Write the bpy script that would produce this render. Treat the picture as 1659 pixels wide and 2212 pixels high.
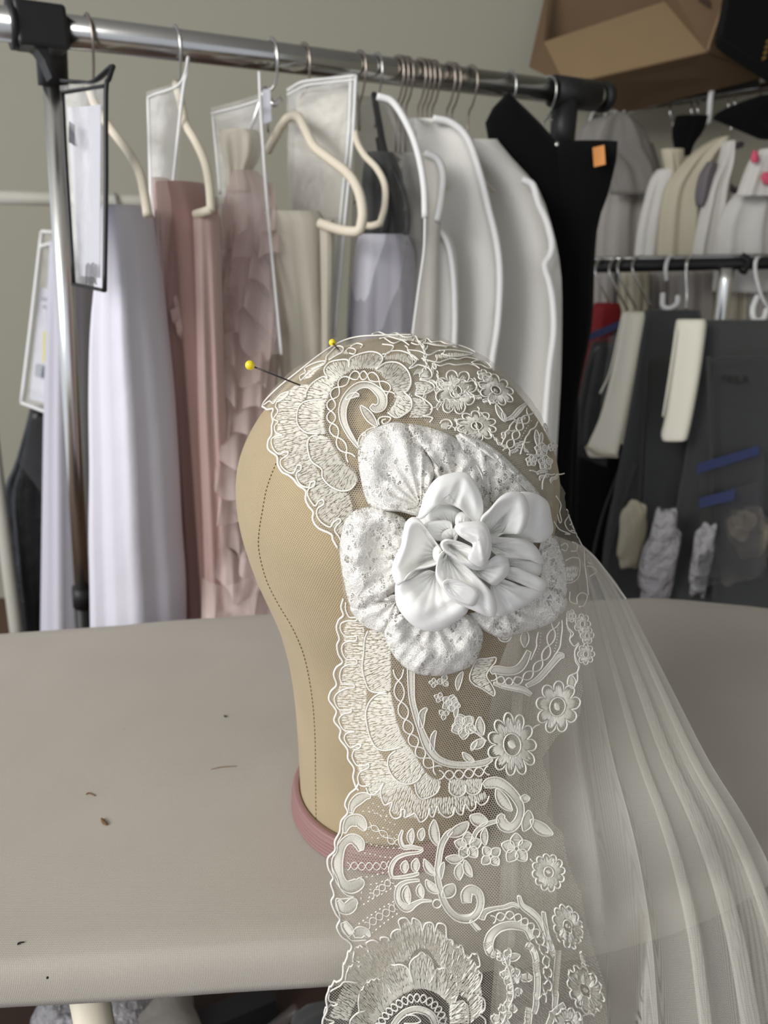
import bpy, bmesh, math, random
from mathutils import Vector, Matrix
from mathutils.bvhtree import BVHTree
from mathutils.geometry import delaunay_2d_cdt

random.seed(7)
for o in list(bpy.data.objects):
    bpy.data.objects.remove(o, do_unlink=True)
S = bpy.context.scene
COL = S.collection

# ---------------------------------------------------------------- camera
F, CX, CY = 1661.0, 829.5, 1106.0          # focal length in pixels of the 1659 x 2212 frame
CAMZ, PITCH = 1.24, math.radians(20)
cp, sp = math.cos(PITCH), math.sin(PITCH)
cam = bpy.data.cameras.new('camera')
cam_o = bpy.data.objects.new('camera', cam)
COL.objects.link(cam_o)
cam_o.location = (0, 0, CAMZ)
cam_o.rotation_euler = (math.radians(70), 0, 0)
cam.sensor_fit = 'VERTICAL'
cam.sensor_height = 36.0
cam.lens = 36.0 * F / 2212.0
cam.clip_start = 0.02
cam.dof.use_dof = True
cam.dof.focus_distance = 0.345
cam.dof.aperture_fstop = cam.lens / 2.3
S.camera = cam_o

# ---------------------------------------------------------------- light
w = bpy.data.worlds.new('world')
S.world = w
w.use_nodes = True
bg = w.node_tree.nodes['Background']
bg.inputs[0].default_value = (0.86, 0.90, 1.0, 1)
bg.inputs[1].default_value = 0.84


def area(name, loc, target, sx, sy, power, col):
    l = bpy.data.lights.new(name, 'AREA')
    l.shape = 'RECTANGLE'
    l.size, l.size_y, l.energy, l.color = sx, sy, power, col
    o = bpy.data.objects.new(name, l)
    COL.objects.link(o)
    o.location = loc
    o.rotation_euler = (Vector(target) - Vector(loc)).to_track_quat('-Z', 'Y').to_euler()
    return o


area('window_light', (-1.75, -0.95, 2.4), (0.1, 0.65, 1.02), 1.8, 1.6, 98, (1.0, 0.98, 0.95))
S.view_settings.view_transform = 'Standard'
S.view_settings.look = 'None'
S.view_settings.exposure = 0.0
S.view_settings.gamma = 1.0
S.cycles.transparent_max_bounces = 40
S.cycles.max_bounces = 10

# ---------------------------------------------------------------- pixel -> place
def ray(x, y):
    u, v = (x - CX) / F, (CY - y) / F
    return Vector((u, cp + v * sp, -sp + v * cp))

CAM = Vector((0, 0, CAMZ))
def at_y(x, y, Y):
    r = ray(x, y); return CAM + r * (Y / r.y)
def at_z(x, y, Z):
    r = ray(x, y); return CAM + r * ((Z - CAMZ) / r.z)
def at_d(x, y, d):
    return CAM + ray(x, y) * d
def proj(p):
    q = p - CAM
    d = q.y * cp - q.z * sp
    return CX + F * q.x / d, CY - F * (q.y * sp + q.z * cp) / d, d

# ---------------------------------------------------------------- materials
def mat(name, col, rough=0.7, metal=0.0, bump=None, var=0.0, varscale=8.0, spec=0.4, sheen=0.0, sss=0.0, trans=0.0, alpha=None):
    m = bpy.data.materials.new(name)
    m.use_nodes = True
    nt = m.node_tree; N = nt.nodes; L = nt.links
    b = N['Principled BSDF']
    b.inputs['Base Color'].default_value = (*col, 1)
    b.inputs['Roughness'].default_value = rough
    b.inputs['Metallic'].default_value = metal
    b.inputs['Specular IOR Level'].default_value = spec
    b.inputs['Sheen Weight'].default_value = sheen
    if sss:
        b.inputs['Subsurface Weight'].default_value = sss; b.inputs['Subsurface Radius'].default_value = (1.0, 0.95, 0.85); b.inputs['Subsurface Scale'].default_value = 0.009
    tc = N.new('ShaderNodeTexCoord')
    if var:
        n = N.new('ShaderNodeTexNoise'); n.inputs['Scale'].default_value = varscale; n.inputs['Detail'].default_value = 5
        L.new(tc.outputs['Object'], n.inputs['Vector'])
        mx = N.new('ShaderNodeMix'); mx.data_type = 'RGBA'
        mx.inputs[6].default_value = (*[c * (1 - var) for c in col], 1)
        mx.inputs[7].default_value = (*[min(1, c * (1 + var)) for c in col], 1)
        L.new(n.outputs['Fac'], mx.inputs[0]); L.new(mx.outputs[2], b.inputs['Base Color'])
    if bump:
        n2 = N.new('ShaderNodeTexNoise'); n2.inputs['Scale'].default_value = bump[0]; n2.inputs['Detail'].default_value = 4
        L.new(tc.outputs['Object'], n2.inputs['Vector'])
        bp = N.new('ShaderNodeBump'); bp.inputs['Strength'].default_value = bump[1]; bp.inputs['Distance'].default_value = bump[2]
        L.new(n2.outputs['Fac'], bp.inputs['Height']); L.new(bp.outputs[0], b.inputs['Normal'])
    out = N['Material Output']
    if trans:
        tr = N.new('ShaderNodeBsdfTranslucent'); tr.inputs[0].default_value = (*col, 1)
        ms = N.new('ShaderNodeMixShader'); ms.inputs[0].default_value = trans
        L.new(b.outputs[0], ms.inputs[1]); L.new(tr.outputs[0], ms.inputs[2]); L.new(ms.outputs[0], out.inputs[0])
    if alpha is not None:
        src = out.inputs[0].links[0].from_socket
        tp = N.new('ShaderNodeBsdfTransparent')
        ms = N.new('ShaderNodeMixShader'); ms.inputs[0].default_value = alpha
        L.new(tp.outputs[0], ms.inputs[1]); L.new(src, ms.inputs[2]); L.new(ms.outputs[0], out.inputs[0])
    return m


def srgb(r, g, b):
    f = lambda c: (c / 255 / 12.92) if c / 255 <= 0.04045 else ((c / 255 + 0.055) / 1.055) ** 2.4
    return f(r), f(g), f(b)


def weave_mat(name, col, col2, period, rough=0.85, angle=0.0, bumpd=0.0002, bstr=0.6, contrast=0.5, aniso=1.0, blotch=0.06, blotchscale=14):
    """woven cloth: two crossing thread systems in UV metres"""
    m = mat(name, col, rough, spec=0.2, sheen=0.15)
    nt = m.node_tree; N = nt.nodes; L = nt.links; b = N['Principled BSDF']
    uv = N.new('ShaderNodeUVMap')
    mp = N.new('ShaderNodeMapping'); mp.inputs['Rotation'].default_value = (0, 0, angle)
    L.new(uv.outputs[0], mp.inputs[0])
    # wobble so the threads are not perfectly straight
    nz = N.new('ShaderNodeTexNoise'); nz.inputs['Scale'].default_value = 60; nz.inputs['Detail'].default_value = 2
    L.new(mp.outputs[0], nz.inputs['Vector'])
    ad = N.new('ShaderNodeVectorMath'); ad.operation = 'MULTIPLY_ADD'
    ad.inputs[1].default_value = (period * 1.2,) * 3
    L.new(nz.outputs['Color'], ad.inputs[0]); L.new(mp.outputs[0], ad.inputs[2])
    def wv(d):
        t = N.new('ShaderNodeTexWave'); t.wave_type = 'BANDS'; t.bands_direction = d; t.wave_profile = 'SIN'
        t.inputs['Scale'].default_value = 0.314159 / period * (aniso if d == 'Y' else 1)
        t.inputs['Distortion'].default_value = 0
        L.new(ad.outputs[0], t.inputs['Vector']); return t
    a, c = wv('X'), wv('Y')
    mu = N.new('ShaderNodeMath'); mu.operation = 'MULTIPLY'
    L.new(a.outputs['Fac'], mu.inputs[0]); L.new(c.outputs['Fac'], mu.inputs[1])
    pw = N.new('ShaderNodeMath'); pw.operation = 'POWER'; pw.inputs[1].default_value = contrast
    L.new(mu.outputs[0], pw.inputs[0])
    mx = N.new('ShaderNodeMix'); mx.data_type = 'RGBA'
    mx.inputs[6].default_value = (*col2, 1); mx.inputs[7].default_value = (*col, 1)
    L.new(pw.outputs[0], mx.inputs[0])
    bl = N.new('ShaderNodeTexNoise'); bl.inputs['Scale'].default_value = blotchscale; bl.inputs['Detail'].default_value = 6
    L.new(uv.outputs[0], bl.inputs['Vector'])
    hs = N.new('ShaderNodeHueSaturation')
    mr = N.new('ShaderNodeMapRange'); mr.inputs[1].default_value = 0.3; mr.inputs[2].default_value = 0.7
    mr.inputs[3].default_value = 1 - blotch; mr.inputs[4].default_value = 1 + blotch
    L.new(bl.outputs['Fac'], mr.inputs[0]); L.new(mr.outputs[0], hs.inputs['Value']); L.new(mx.outputs[2], hs.inputs['Color'])
    L.new(hs.outputs[0], b.inputs['Base Color'])
    bp = N.new('ShaderNodeBump'); bp.inputs['Strength'].default_value = bstr; bp.inputs['Distance'].default_value = bumpd
    L.new(pw.outputs[0], bp.inputs['Height']); L.new(bp.outputs[0], b.inputs['Normal'])
    return m


def net_mat(name, col, period, cover, base=0.0, trans=0.45):
    """tulle: hexagonal holes, in UV metres; cover = how thick the threads are"""
    m = mat(name, col, 0.6, spec=0.15, trans=trans)
    nt = m.node_tree; N = nt.nodes; L = nt.links
    out = N['Material Output']; src = out.inputs[0].links[0].from_socket
    uv = N.new('ShaderNodeUVMap')
    prev = None
    for k in range(3):
        dp = N.new('ShaderNodeVectorMath'); dp.operation = 'DOT_PRODUCT'
        a = math.radians(90 + 120 * k)
        q = 2 * math.pi / (period * 0.8660254)
        dp.inputs[1].default_value = (math.cos(a) * q, math.sin(a) * q, 0)
        L.new(uv.outputs[0], dp.inputs[0])
        co = N.new('ShaderNodeMath'); co.operation = 'COSINE'; L.new(dp.outputs['Value'], co.inputs[0])
        if prev is None: prev = co
        else:
            s = N.new('ShaderNodeMath'); s.operation = 'ADD'; L.new(prev.outputs[0], s.inputs[0]); L.new(co.outputs[0], s.inputs[1]); prev = s
    # sum runs -1.5 .. 3, peaks (3) are hole centres
    mr = N.new('ShaderNodeMapRange'); mr.interpolation_type = 'SMOOTHSTEP'
    mr.inputs[1].default_value = cover - 0.5; mr.inputs[2].default_value = cover + 0.5
    mr.inputs[3].default_value = 1.0; mr.inputs[4].default_value = base
    L.new(prev.outputs[0], mr.inputs[0])
    tp = N.new('ShaderNodeBsdfTransparent')
    ms = N.new('ShaderNodeMixShader')
    L.new(mr.outputs[0], ms.inputs[0]); L.new(tp.outputs[0], ms.inputs[1]); L.new(src, ms.inputs[2]); L.new(ms.outputs[0], out.inputs[0])
    return m


def web_mat(name, col, scale, thick, base, trans=0.4):
    """fine knotted lace web: irregular cells drawn by thin threads, in UV metres"""
    m = mat(name, col, 0.55, spec=0.25, trans=trans)
    nt = m.node_tree; N = nt.nodes; L = nt.links
    out = N['Material Output']; src = out.inputs[0].links[0].from_socket
    uv = N.new('ShaderNodeUVMap')
    nz = N.new('ShaderNodeTexNoise'); nz.inputs['Scale'].default_value = scale * 0.5; nz.inputs['Detail'].default_value = 3
    L.new(uv.outputs[0], nz.inputs['Vector'])
    ad = N.new('ShaderNodeVectorMath'); ad.operation = 'MULTIPLY_ADD'; ad.inputs[1].default_value = (1.3 / scale,) * 3
    L.new(nz.outputs['Color'], ad.inputs[0]); L.new(uv.outputs[0], ad.inputs[2])
    cur = None
    for k, (sx, sy, sc) in enumerate(((1, 0.55, 1.0), (0.6, 1, 1.7))):
        mp = N.new('ShaderNodeMapping'); mp.inputs['Scale'].default_value = (sx, sy, 1); mp.inputs['Rotation'].default_value = (0, 0, 0.6 * k)
        L.new(ad.outputs[0], mp.inputs[0])
        v = N.new('ShaderNodeTexVoronoi'); v.feature = 'DISTANCE_TO_EDGE'; v.inputs['Scale'].default_value = scale * sc
        L.new(mp.outputs[0], v.inputs['Vector'])
        mr = N.new('ShaderNodeMapRange'); mr.inputs[1].default_value = thick * 0.5; mr.inputs[2].default_value = thick * 1.4
        mr.inputs[3].default_value = 1; mr.inputs[4].default_value = 0
        L.new(v.outputs['Distance'], mr.inputs[0])
        if cur is None: cur = mr
        else:
            mxx = N.new('ShaderNodeMath'); mxx.operation = 'MAXIMUM'; L.new(cur.outputs[0], mxx.inputs[0]); L.new(mr.outputs[0], mxx.inputs[1]); cur = mxx
    # some cells are filled with fine fibres, others stay open
    mpc = N.new('ShaderNodeMapping'); mpc.inputs['Scale'].default_value = (1, 0.55, 1)
    L.new(ad.outputs[0], mpc.inputs[0])
    vc = N.new('ShaderNodeTexVoronoi'); vc.inputs['Scale'].default_value = scale
    L.new(mpc.outputs[0], vc.inputs['Vector'])
    sep = N.new('ShaderNodeSeparateColor'); L.new(vc.outputs['Color'], sep.inputs[0])
    n2 = N.new('ShaderNodeTexNoise'); n2.inputs['Scale'].default_value = scale * 0.13; n2.inputs['Detail'].default_value = 2
    L.new(uv.outputs[0], n2.inputs['Vector'])
    sm = N.new('ShaderNodeMath'); sm.operation = 'MULTIPLY_ADD'; sm.inputs[1].default_value = 0.55
    L.new(sep.outputs[0], sm.inputs[0]); L.new(n2.outputs['Fac'], sm.inputs[2])
    m2 = N.new('ShaderNodeMapRange'); m2.inputs[1].default_value = 0.55; m2.inputs[2].default_value = 0.75; m2.inputs[3].default_value = base; m2.inputs[4].default_value = 0.88
    L.new(sm.outputs[0], m2.inputs[0])
    mxx = N.new('ShaderNodeMath'); mxx.operation = 'MAXIMUM'; L.new(cur.outputs[0], mxx.inputs[0]); L.new(m2.outputs[0], mxx.inputs[1])
    tp = N.new('ShaderNodeBsdfTransparent'); ms = N.new('ShaderNodeMixShader')
    L.new(mxx.outputs[0], ms.inputs[0]); L.new(tp.outputs[0], ms.inputs[1]); L.new(src, ms.inputs[2]); L.new(ms.outputs[0], out.inputs[0])
    bp = N.new('ShaderNodeBump'); bp.inputs['Strength'].default_value = 0.7; bp.inputs['Distance'].default_value = 0.0004
    L.new(cur.outputs[0], bp.inputs['Height']); L.new(bp.outputs[0], N['Principled BSDF'].inputs['Normal'])
    return m


def plastic_mat(name, tint=(1, 1, 1), opac=0.12, rough=0.3, gloss=0.35):
    """clear vinyl: mostly see-through, a little milky, glossy"""
    m = bpy.data.materials.new(name); m.use_nodes = True
    nt = m.node_tree; N = nt.nodes; L = nt.links
    out = N['Material Output']; N.remove(N['Principled BSDF'])
    tp = N.new('ShaderNodeBsdfTransparent'); tp.inputs[0].default_value = (*tint, 1)
    df = N.new('ShaderNodeBsdfDiffuse'); df.inputs[0].default_value = (0.8, 0.8, 0.8, 1)
    gl = N.new('ShaderNodeBsdfGlossy'); gl.inputs['Roughness'].default_value = rough
    nz = N.new('ShaderNodeTexNoise'); nz.inputs['Scale'].default_value = 35; nz.inputs['Detail'].default_value = 3
    tc = N.new('ShaderNodeTexCoord'); L.new(tc.outputs['Object'], nz.inputs['Vector'])
    bp = N.new('ShaderNodeBump'); bp.inputs['Strength'].default_value = 0.35; bp.inputs['Distance'].default_value = 0.006
    L.new(nz.outputs['Fac'], bp.inputs['Height']); L.new(bp.outputs[0], gl.inputs['Normal'])
    m1 = N.new('ShaderNodeMixShader'); m1.inputs[0].default_value = opac
    L.new(tp.outputs[0], m1.inputs[1]); L.new(df.outputs[0], m1.inputs[2])
    m2 = N.new('ShaderNodeMixShader'); m2.inputs[0].default_value = gloss * 0.05
    L.new(m1.outputs[0], m2.inputs[1]); L.new(gl.outputs[0], m2.inputs[2])
    L.new(m2.outputs[0], out.inputs[0])
    return m


M = {}
M['wall'] = mat('wall_paint', srgb(166, 163, 148), 0.9, bump=(260, 0.25, 0.001), var=0.03, varscale=1.5, spec=0.1)
M['floor'] = mat('floor_wood', srgb(92, 70, 55), 0.6, var=0.15, varscale=6)
M['ceiling'] = mat('ceiling_paint', (0.7, 0.7, 0.68), 0.9)
M['board'] = weave_mat('board_cloth', srgb(186, 180, 169), srgb(167, 160, 149), 0.0009, contrast=0.45, aniso=0.8, blotch=0.05, blotchscale=9, bumpd=0.00025)
M['canvas'] = weave_mat('canvas', srgb(198, 181, 148), srgb(162, 144, 112), 0.00105, angle=0.5, contrast=0.6, bumpd=0.0003, bstr=0.8, blotch=0.06, blotchscale=22)
M['stitch_dark'] = mat('seam_thread', srgb(120, 96, 66), 0.8)
M['pinkband'] = mat('pink_rubber', srgb(146, 112, 109), 0.45, var=0.05)
M['chrome'] = mat('chrome', (0.46, 0.46, 0.44), 0.2, metal=1.0)
M['steel'] = mat('steel_wire', (0.55, 0.54, 0.52), 0.25, metal=1.0)
M['bronze'] = mat('bronze_wire', (0.36, 0.31, 0.27), 0.3, metal=1.0)
M['black'] = mat('black_plastic', (0.012, 0.012, 0.012), 0.45)
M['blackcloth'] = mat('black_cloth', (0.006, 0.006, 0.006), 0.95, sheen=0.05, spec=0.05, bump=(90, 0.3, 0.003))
M['cream'] = mat('cream_hanger', srgb(226, 217, 196), 0.5, var=0.03)
M['white'] = mat('white_plastic', (0.78, 0.78, 0.76), 0.45)
M['whitecloth'] = mat('white_satin', srgb(214, 212, 222), 0.65, sheen=0.2, bump=(30, 0.25, 0.006), var=0.02, varscale=5)
M['whitecloth2'] = mat('lilac_white_cloth', srgb(200, 198, 208), 0.7, sheen=0.2, bump=(30, 0.2, 0.006))
M['pink'] = mat('dusty_pink_chiffon', srgb(200, 170, 163), 0.8, sheen=0.2, bump=(40, 0.2, 0.005), var=0.06)
M['rose'] = mat('deep_rose_chiffon', srgb(172, 138, 130), 0.8, sheen=0.2, bump=(40, 0.2, 0.005), var=0.06)
M['pinktulle'] = mat('pink_tulle', srgb(238, 220, 215), 0.7, alpha=0.55, trans=0.35)
M['beige'] = mat('beige_sheer', srgb(196, 190, 174), 0.75, bump=(24, 0.3, 0.006))
M['bag'] = mat('offwhite_bag', srgb(230, 228, 221), 0.65, bump=(14, 0.35, 0.012), var=0.05, varscale=6)
M['bag2'] = mat('grey_sheer_bag', srgb(220, 216, 206), 0.5, bump=(16, 0.35, 0.012), alpha=0.8)
M['pipe'] = mat('white_piping', (0.82, 0.82, 0.80), 0.5)
M['pipeblack'] = mat('black_piping', (0.015, 0.016, 0.016), 0.4)
M['vinyl'] = plastic_mat('clear_vinyl', opac=0.05)
M['vinylgrey'] = plastic_mat('grey_vinyl', (0.80, 0.80, 0.80), 0.015, 0.3, 0.25)
M['paper'] = mat('paper', srgb(196, 196, 204), 0.8, var=0.03)
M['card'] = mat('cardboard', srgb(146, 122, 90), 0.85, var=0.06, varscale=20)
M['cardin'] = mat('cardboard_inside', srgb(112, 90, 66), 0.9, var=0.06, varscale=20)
M['orange'] = mat('orange_tag', srgb(240, 165, 95), 0.6)
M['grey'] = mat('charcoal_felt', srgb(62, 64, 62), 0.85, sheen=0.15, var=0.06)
M['creamroll'] = mat('cream_board', srgb(250, 246, 228), 0.7, var=0.02)
M['blue'] = mat('blue_zip', srgb(42, 52, 92), 0.5)
M['red'] = mat('red_cloth', srgb(130, 18, 26), 0.7)
M['yellow'] = mat('yellow_bead', srgb(238, 214, 40), 0.25, spec=0.6)
M['pinsteel'] = mat('pin_steel', (0.09, 0.08, 0.075), 0.3, metal=0.9)
M['brown'] = mat('dark_brown_wood', srgb(60, 42, 32), 0.6, var=0.15, varscale=30)
M['thread'] = mat('satin_thread', srgb(232, 229, 219), 0.38, spec=0.5, sheen=0.1, trans=0.06)
M['cord'] = mat('cord_thread', srgb(240, 237, 228), 0.6, spec=0.25, trans=0.05)
M['net'] = net_mat('lace_net', srgb(226, 220, 206), 0.0011, -0.85, 0.0)
M['tulle'] = net_mat('veil_tulle', srgb(232, 230, 222), 0.0011, -0.48, 0.0)
M['web'] = web_mat('lace_web', srgb(250, 248, 242), 560, 0.085, 0.16, 0.10)
M['satin'] = mat('white_chiffon', srgb(250, 249, 243), 1.0, spec=0.03, bump=(1400, 0.2, 0.0003), sss=0.5)

# ---------------------------------------------------------------- object helpers
def mesh_obj(name, verts, faces, m, parent=None, smooth=True, uvs=None):
    me = bpy.data.meshes.new(name)
    me.from_pydata([tuple(v) for v in verts], [], faces)
    if smooth:
        me.polygons.foreach_set('use_smooth', [True] * len(me.polygons))
    if uvs:
        ul = me.uv_layers.new(name='UVMap')
        for lp in me.loops:
            ul.data[lp.index].uv = uvs[lp.vertex_index]
    me.materials.append(M[m] if isinstance(m, str) else m)
    me.update()
    o = bpy.data.objects.new(name, me)
    COL.objects.link(o)
    if parent:
        o.parent = parent
        o.matrix_parent_inverse = Matrix.Translation(parent.location).inverted()
    return o


def tag(o, label, cat, group=None):
    o['label'] = label; o['category'] = cat
    if group: o['group'] = group
    return o


def thing(name, label, cat, loc=(0, 0, 0), group=None):
    o = bpy.data.objects.new(name, None)
    COL.objects.link(o)
    o.location = loc
    o.empty_display_size = 0.05
    return tag(o, label, cat, group)


def struct(o):
    o['kind'] = 'structure'; return o


class MB:
    """collects shapes into one mesh"""
    def __init__(s): s.v = []; s.f = []; s.uv = []
    def add(s, v, f):
        n = len(s.v); s.v += [Vector(p) for p in v]; s.f += [tuple(i + n for i in q) for q in f]
    def box(s, c, h, R=None):
        vs = []
        for x in (-1, 1):
            for y in (-1, 1):
                for z in (-1, 1):
                    p = Vector((x * h[0], y * h[1], z * h[2]))
                    if R is not None: p = R @ p
                    vs.append(Vector(c) + p)
        s.add(vs, [(0, 1, 3, 2), (4, 6, 7, 5), (0, 4, 5, 1), (2, 3, 7, 6), (0, 2, 6, 4), (1, 5, 7, 3)])
    def tube(s, pts, r, n=8, caps=True, flat=1.0, flatdir=None, closed=False):
        pts = [Vector(p) for p in pts]
        k = len(pts)
        rs = r if isinstance(r, (list, tuple)) else [r] * k
        vs = []; ref = None
        for i, p in enumerate(pts):
            if closed: t = pts[(i + 1) % k] - pts[i - 1]
            else: t = pts[min(i + 1, k - 1)] - pts[max(i - 1, 0)]
            if t.length < 1e-9: t = Vector((0, 0, 1))
            t.normalize()
            if flatdir is not None: ref = Vector(flatdir)
            elif ref is None:
                ref = Vector((0, 0, 1)) if abs(t.z) < 0.9 else Vector((1, 0, 0))
            a = (ref - t * ref.dot(t))
            if a.length < 1e-6: a = t.orthogonal()
            a.normalize(); b = t.cross(a)
            ref = a
            for j in range(n):
                th = 2 * math.pi * j / n
                vs.append(p + a * (math.cos(th) * rs[i] * flat) + b * (math.sin(th) * rs[i]))
        fs = []
        for i in range(k if closed else k - 1):
            for j in range(n):
                i2 = (i + 1) % k
                fs.append((i * n + j, i * n + (j + 1) % n, i2 * n + (j + 1) % n, i2 * n + j))
        if caps and not closed:
            fs.append(tuple(range(n))[::-1]); fs.append(tuple((k - 1) * n + j for j in range(n)))
        s.add(vs, fs)
    def sphere(s, c, r, nu=16, nv=10, sc=(1, 1, 1)):
        vs = []; fs = []
        for i in range(nv + 1):
            ph = math.pi * i / nv
            for j in range(nu):
                th = 2 * math.pi * j / nu
                vs.append(Vector(c) + Vector((r * sc[0] * math.sin(ph) * math.cos(th), r * sc[1] * math.sin(ph) * math.sin(th), r * sc[2] * math.cos(ph))))
        for i in range(nv):
            for j in range(nu):
                fs.append((i * nu + j, (i + 1) * nu + j, (i + 1) * nu + (j + 1) % nu, i * nu + (j + 1) % nu))
        s.add(vs, fs)
    def grid(s, rows):
        n = len(rows[0]); base = len(s.v)
        for r in rows: s.v += [Vector(p) for p in r]
        for i in range(len(rows) - 1):
            for j in range(n - 1):
                a = base + i * n + j
                s.f.append((a, a + 1, a + n + 1, a + n))
    def build(s, name, m, parent=None, smooth=True, uvs=None):
        return mesh_obj(name, s.v, s.f, m, parent, smooth, uvs)


def cr(pts, n=6, closed=False):
    """Catmull-Rom through tuples of any length"""
    k = len(pts); out = []
    if k < 3: 
        if k == 2:
            return [tuple(a + (b - a) * i / n for a, b in zip(*pts)) for i in range(n + 1)]
        return [tuple(p) for p in pts]
    rng = range(k) if closed else range(k - 1)
    for i in rng:
        p1, p2 = pts[i], pts[(i + 1) % k]
        p0 = pts[i - 1] if (closed or i > 0) else tuple(2 * a - b for a, b in zip(p1, p2))
        p3 = pts[(i + 2) % k] if (closed or i + 2 < k) else tuple(2 * b - a for a, b in zip(p1, p2))
        for j in range(n):
            t = j / n
            out.append(tuple(0.5 * (2 * b + (c - a) * t + (2 * a - 5 * b + 4 * c - d) * t * t + (3 * b - a - 3 * c + d) * t ** 3) for a, b, c, d in zip(p0, p1, p2, p3)))
    if not closed: out.append(tuple(pts[-1]))
    return out


def resample(pts, n, closed=False):
    P = [tuple(p) for p in pts]
    if closed: P = P + [P[0]]
    d = [0.0]
    for a, b in zip(P, P[1:]):
        d.append(d[-1] + math.dist(a, b))
    tot = d[-1] or 1e-9; out = []; j = 0
    m = n if closed else n - 1
    for i in range(n):
        t = tot * i / m
        while j < len(d) - 2 and d[j + 1] < t: j += 1
        seg = d[j + 1] - d[j] or 1e-9
        u = (t - d[j]) / seg
        out.append(tuple(a + (b - a) * u for a, b in zip(P[j], P[j + 1])))
    return out


def smooth01(x):
    x = max(0, min(1, x)); return x * x * (3 - 2 * x)

M['chromelit'] = mat('chrome_pole_lit', (0.80, 0.80, 0.76), 0.24, metal=1.0)  # chrome made lighter so the poles' bright highlight sits in the colour
M['greywhite'] = mat('grey_white_tube', srgb(186, 184, 172), 0.5)
M['blush'] = mat('blush_chiffon', srgb(228, 204, 198), 0.8, bump=(40, 0.2, 0.005))
M['lining'] = net_mat('cap_lining_net', srgb(226, 220, 206), 0.0012, -0.35, 0.05)

# ================================================================ THE ROOM
def slab(name, c, h, m):
    b = MB(); b.box(c, h); return struct(b.build(name, m, None, smooth=False))

slab('floor', (0.2, 0.3, -0.02), (2.4, 2.6, 0.02), 'floor')
slab('wall_back', (0.2, 2.55, 1.3), (2.4, 0.05, 1.3), 'wall')
slab('wall_right', (2.35, 0.3, 1.3), (0.05, 2.2, 1.3), 'wall')
slab('ceiling', (0.2, 0.3, 2.64), (2.4, 2.6, 0.04), 'ceiling')

# ================================================================ PRESSING BOARD
ZB = 0.88
ol = [(-0.80, 0.245), (-0.5, 0.270), (-0.202, 0.294), (-0.114, 0.301), (-0.023, 0.308), (0.049, 0.314), (0.123, 0.327),
      (0.191, 0.348), (0.26, 0.385), (0.35, 0.445), (0.43, 0.55), (0.45, 0.63), (0.43, 0.69), (0.393, 0.716), (0.303, 0.731), (0.249, 0.731), (0.06, 0.716),
      (-0.112, 0.698), (-0.242, 0.676), (-0.369, 0.656), (-0.6, 0.612), (-0.80, 0.56), (-0.90, 0.49), (-0.93, 0.40), (-0.90, 0.30)]
OUT = resample(cr(ol, 8, True), 220, True)
cxb, cyb = -0.2, 0.5
bd = thing('pressing_board', 'padded pressing board covered in greige linen with a rolled edge', 'ironing board', (cxb, cyb, 0))
b = MB(); uv = []
prof = [(0.0, ZB), (0.35, ZB), (0.7, ZB), (0.9, ZB), (0.962, ZB - 0.0004), (0.982, ZB - 0.0022), (0.994, ZB - 0.007), (1.0, ZB - 0.013), (1.0, ZB - 0.024), (0.994, ZB - 0.030), (0.9, ZB - 0.031)]
rows = []
n = len(OUT)
for k, z in prof:
    r = []
    for x, y in OUT:
        q = Vector((cxb + (x - cxb) * max(k, 0.001), cyb + (y - cyb) * max(k, 0.001), z))
        if k > 0.97: q.z += 0.0012 * math.sin(x * 37) * math.sin(x * 11 + 1)
        r.append(q)
    rows.append(r)
for r in rows:
    for q in r: b.v.append(q); uv.append((q.x, q.y - (ZB - q.z)))
for i in range(len(rows) - 1):
    for j in range(n):
        b.f.append((i * n + j, i * n + (j + 1) % n, (i + 1) * n + (j + 1) % n, (i + 1) * n + j))
b.build('padded_cover', 'board', bd, True, uv)
b = MB()
b.add([(cxb + (x - cxb) * 0.95, cyb + (y - cyb) * 0.93, ZB - 0.032) for x, y in OUT] + [(cxb + (x - cxb) * 0.95, cyb + (y - cyb) * 0.93, ZB - 0.046) for x, y in OUT],
      [tuple(range(n)), tuple(range(n, 2 * n))[::-1]] + [(j, (j + 1) % n, n + (j + 1) % n, n + j) for j in range(n)])
b.build('underside_panel', 'brown', bd, False)
for (x0, y0, x1, y1) in ((-0.172, 0.325, -0.172, 0.33), (-0.56, 0.33, -0.58, 0.35), (0.0, 0.6, 0.0, 0.6), (-0.62, 0.55, -0.62, 0.56)):
    b = MB(); b.tube([(x0, y0, ZB - 0.045), (x1, y1, 0.0)], 0.011, 12); b.build('leg', 'cream', bd)
b = MB(); b.tube([(-0.172, 0.33, 0.30), (-0.58, 0.345, 0.30)], 0.008, 10); b.build('leg_brace', 'cream', bd)

# crumbs and lint lying on the board
def lint(name, label, pts, r, m):
    b = MB(); b.tube([at_z(x, y, ZB + r * 0.9) for x, y in cr(pts, 4)], [r * (0.5 + 0.5 * math.sin(math.pi * (i + 0.5) / (4 * (len(pts) - 1) + 1))) for i in range(4 * (len(pts) - 1) + 1)], 6)
    tag(b.build(name, m), label, 'lint')
M['lintbrown'] = mat('brown_lint', srgb(110, 84, 56), 0.9)
M['lintdark'] = mat('dark_lint', srgb(28, 26, 28), 0.8)
lint('lint', 'brown crumb lying on the open board left of the head', [(219, 1768), (224, 1776), (231, 1781)], 0.0011, 'lintbrown')
lint('lint', 'short curled black thread near the front left of the board', [(38, 2041), (41, 2037), (52, 2035)], 0.0005, 'lintdark')
lint('lint', 'small dark speck on the board beside the dummy neck', [(484, 1546), (489, 1548)], 0.0008, 'lintdark')
lint('lint', 'faint brown scratch of fluff above the brown crumb', [(186, 1716), (192, 1713), (206, 1719)], 0.0005, 'lintbrown')
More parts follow.
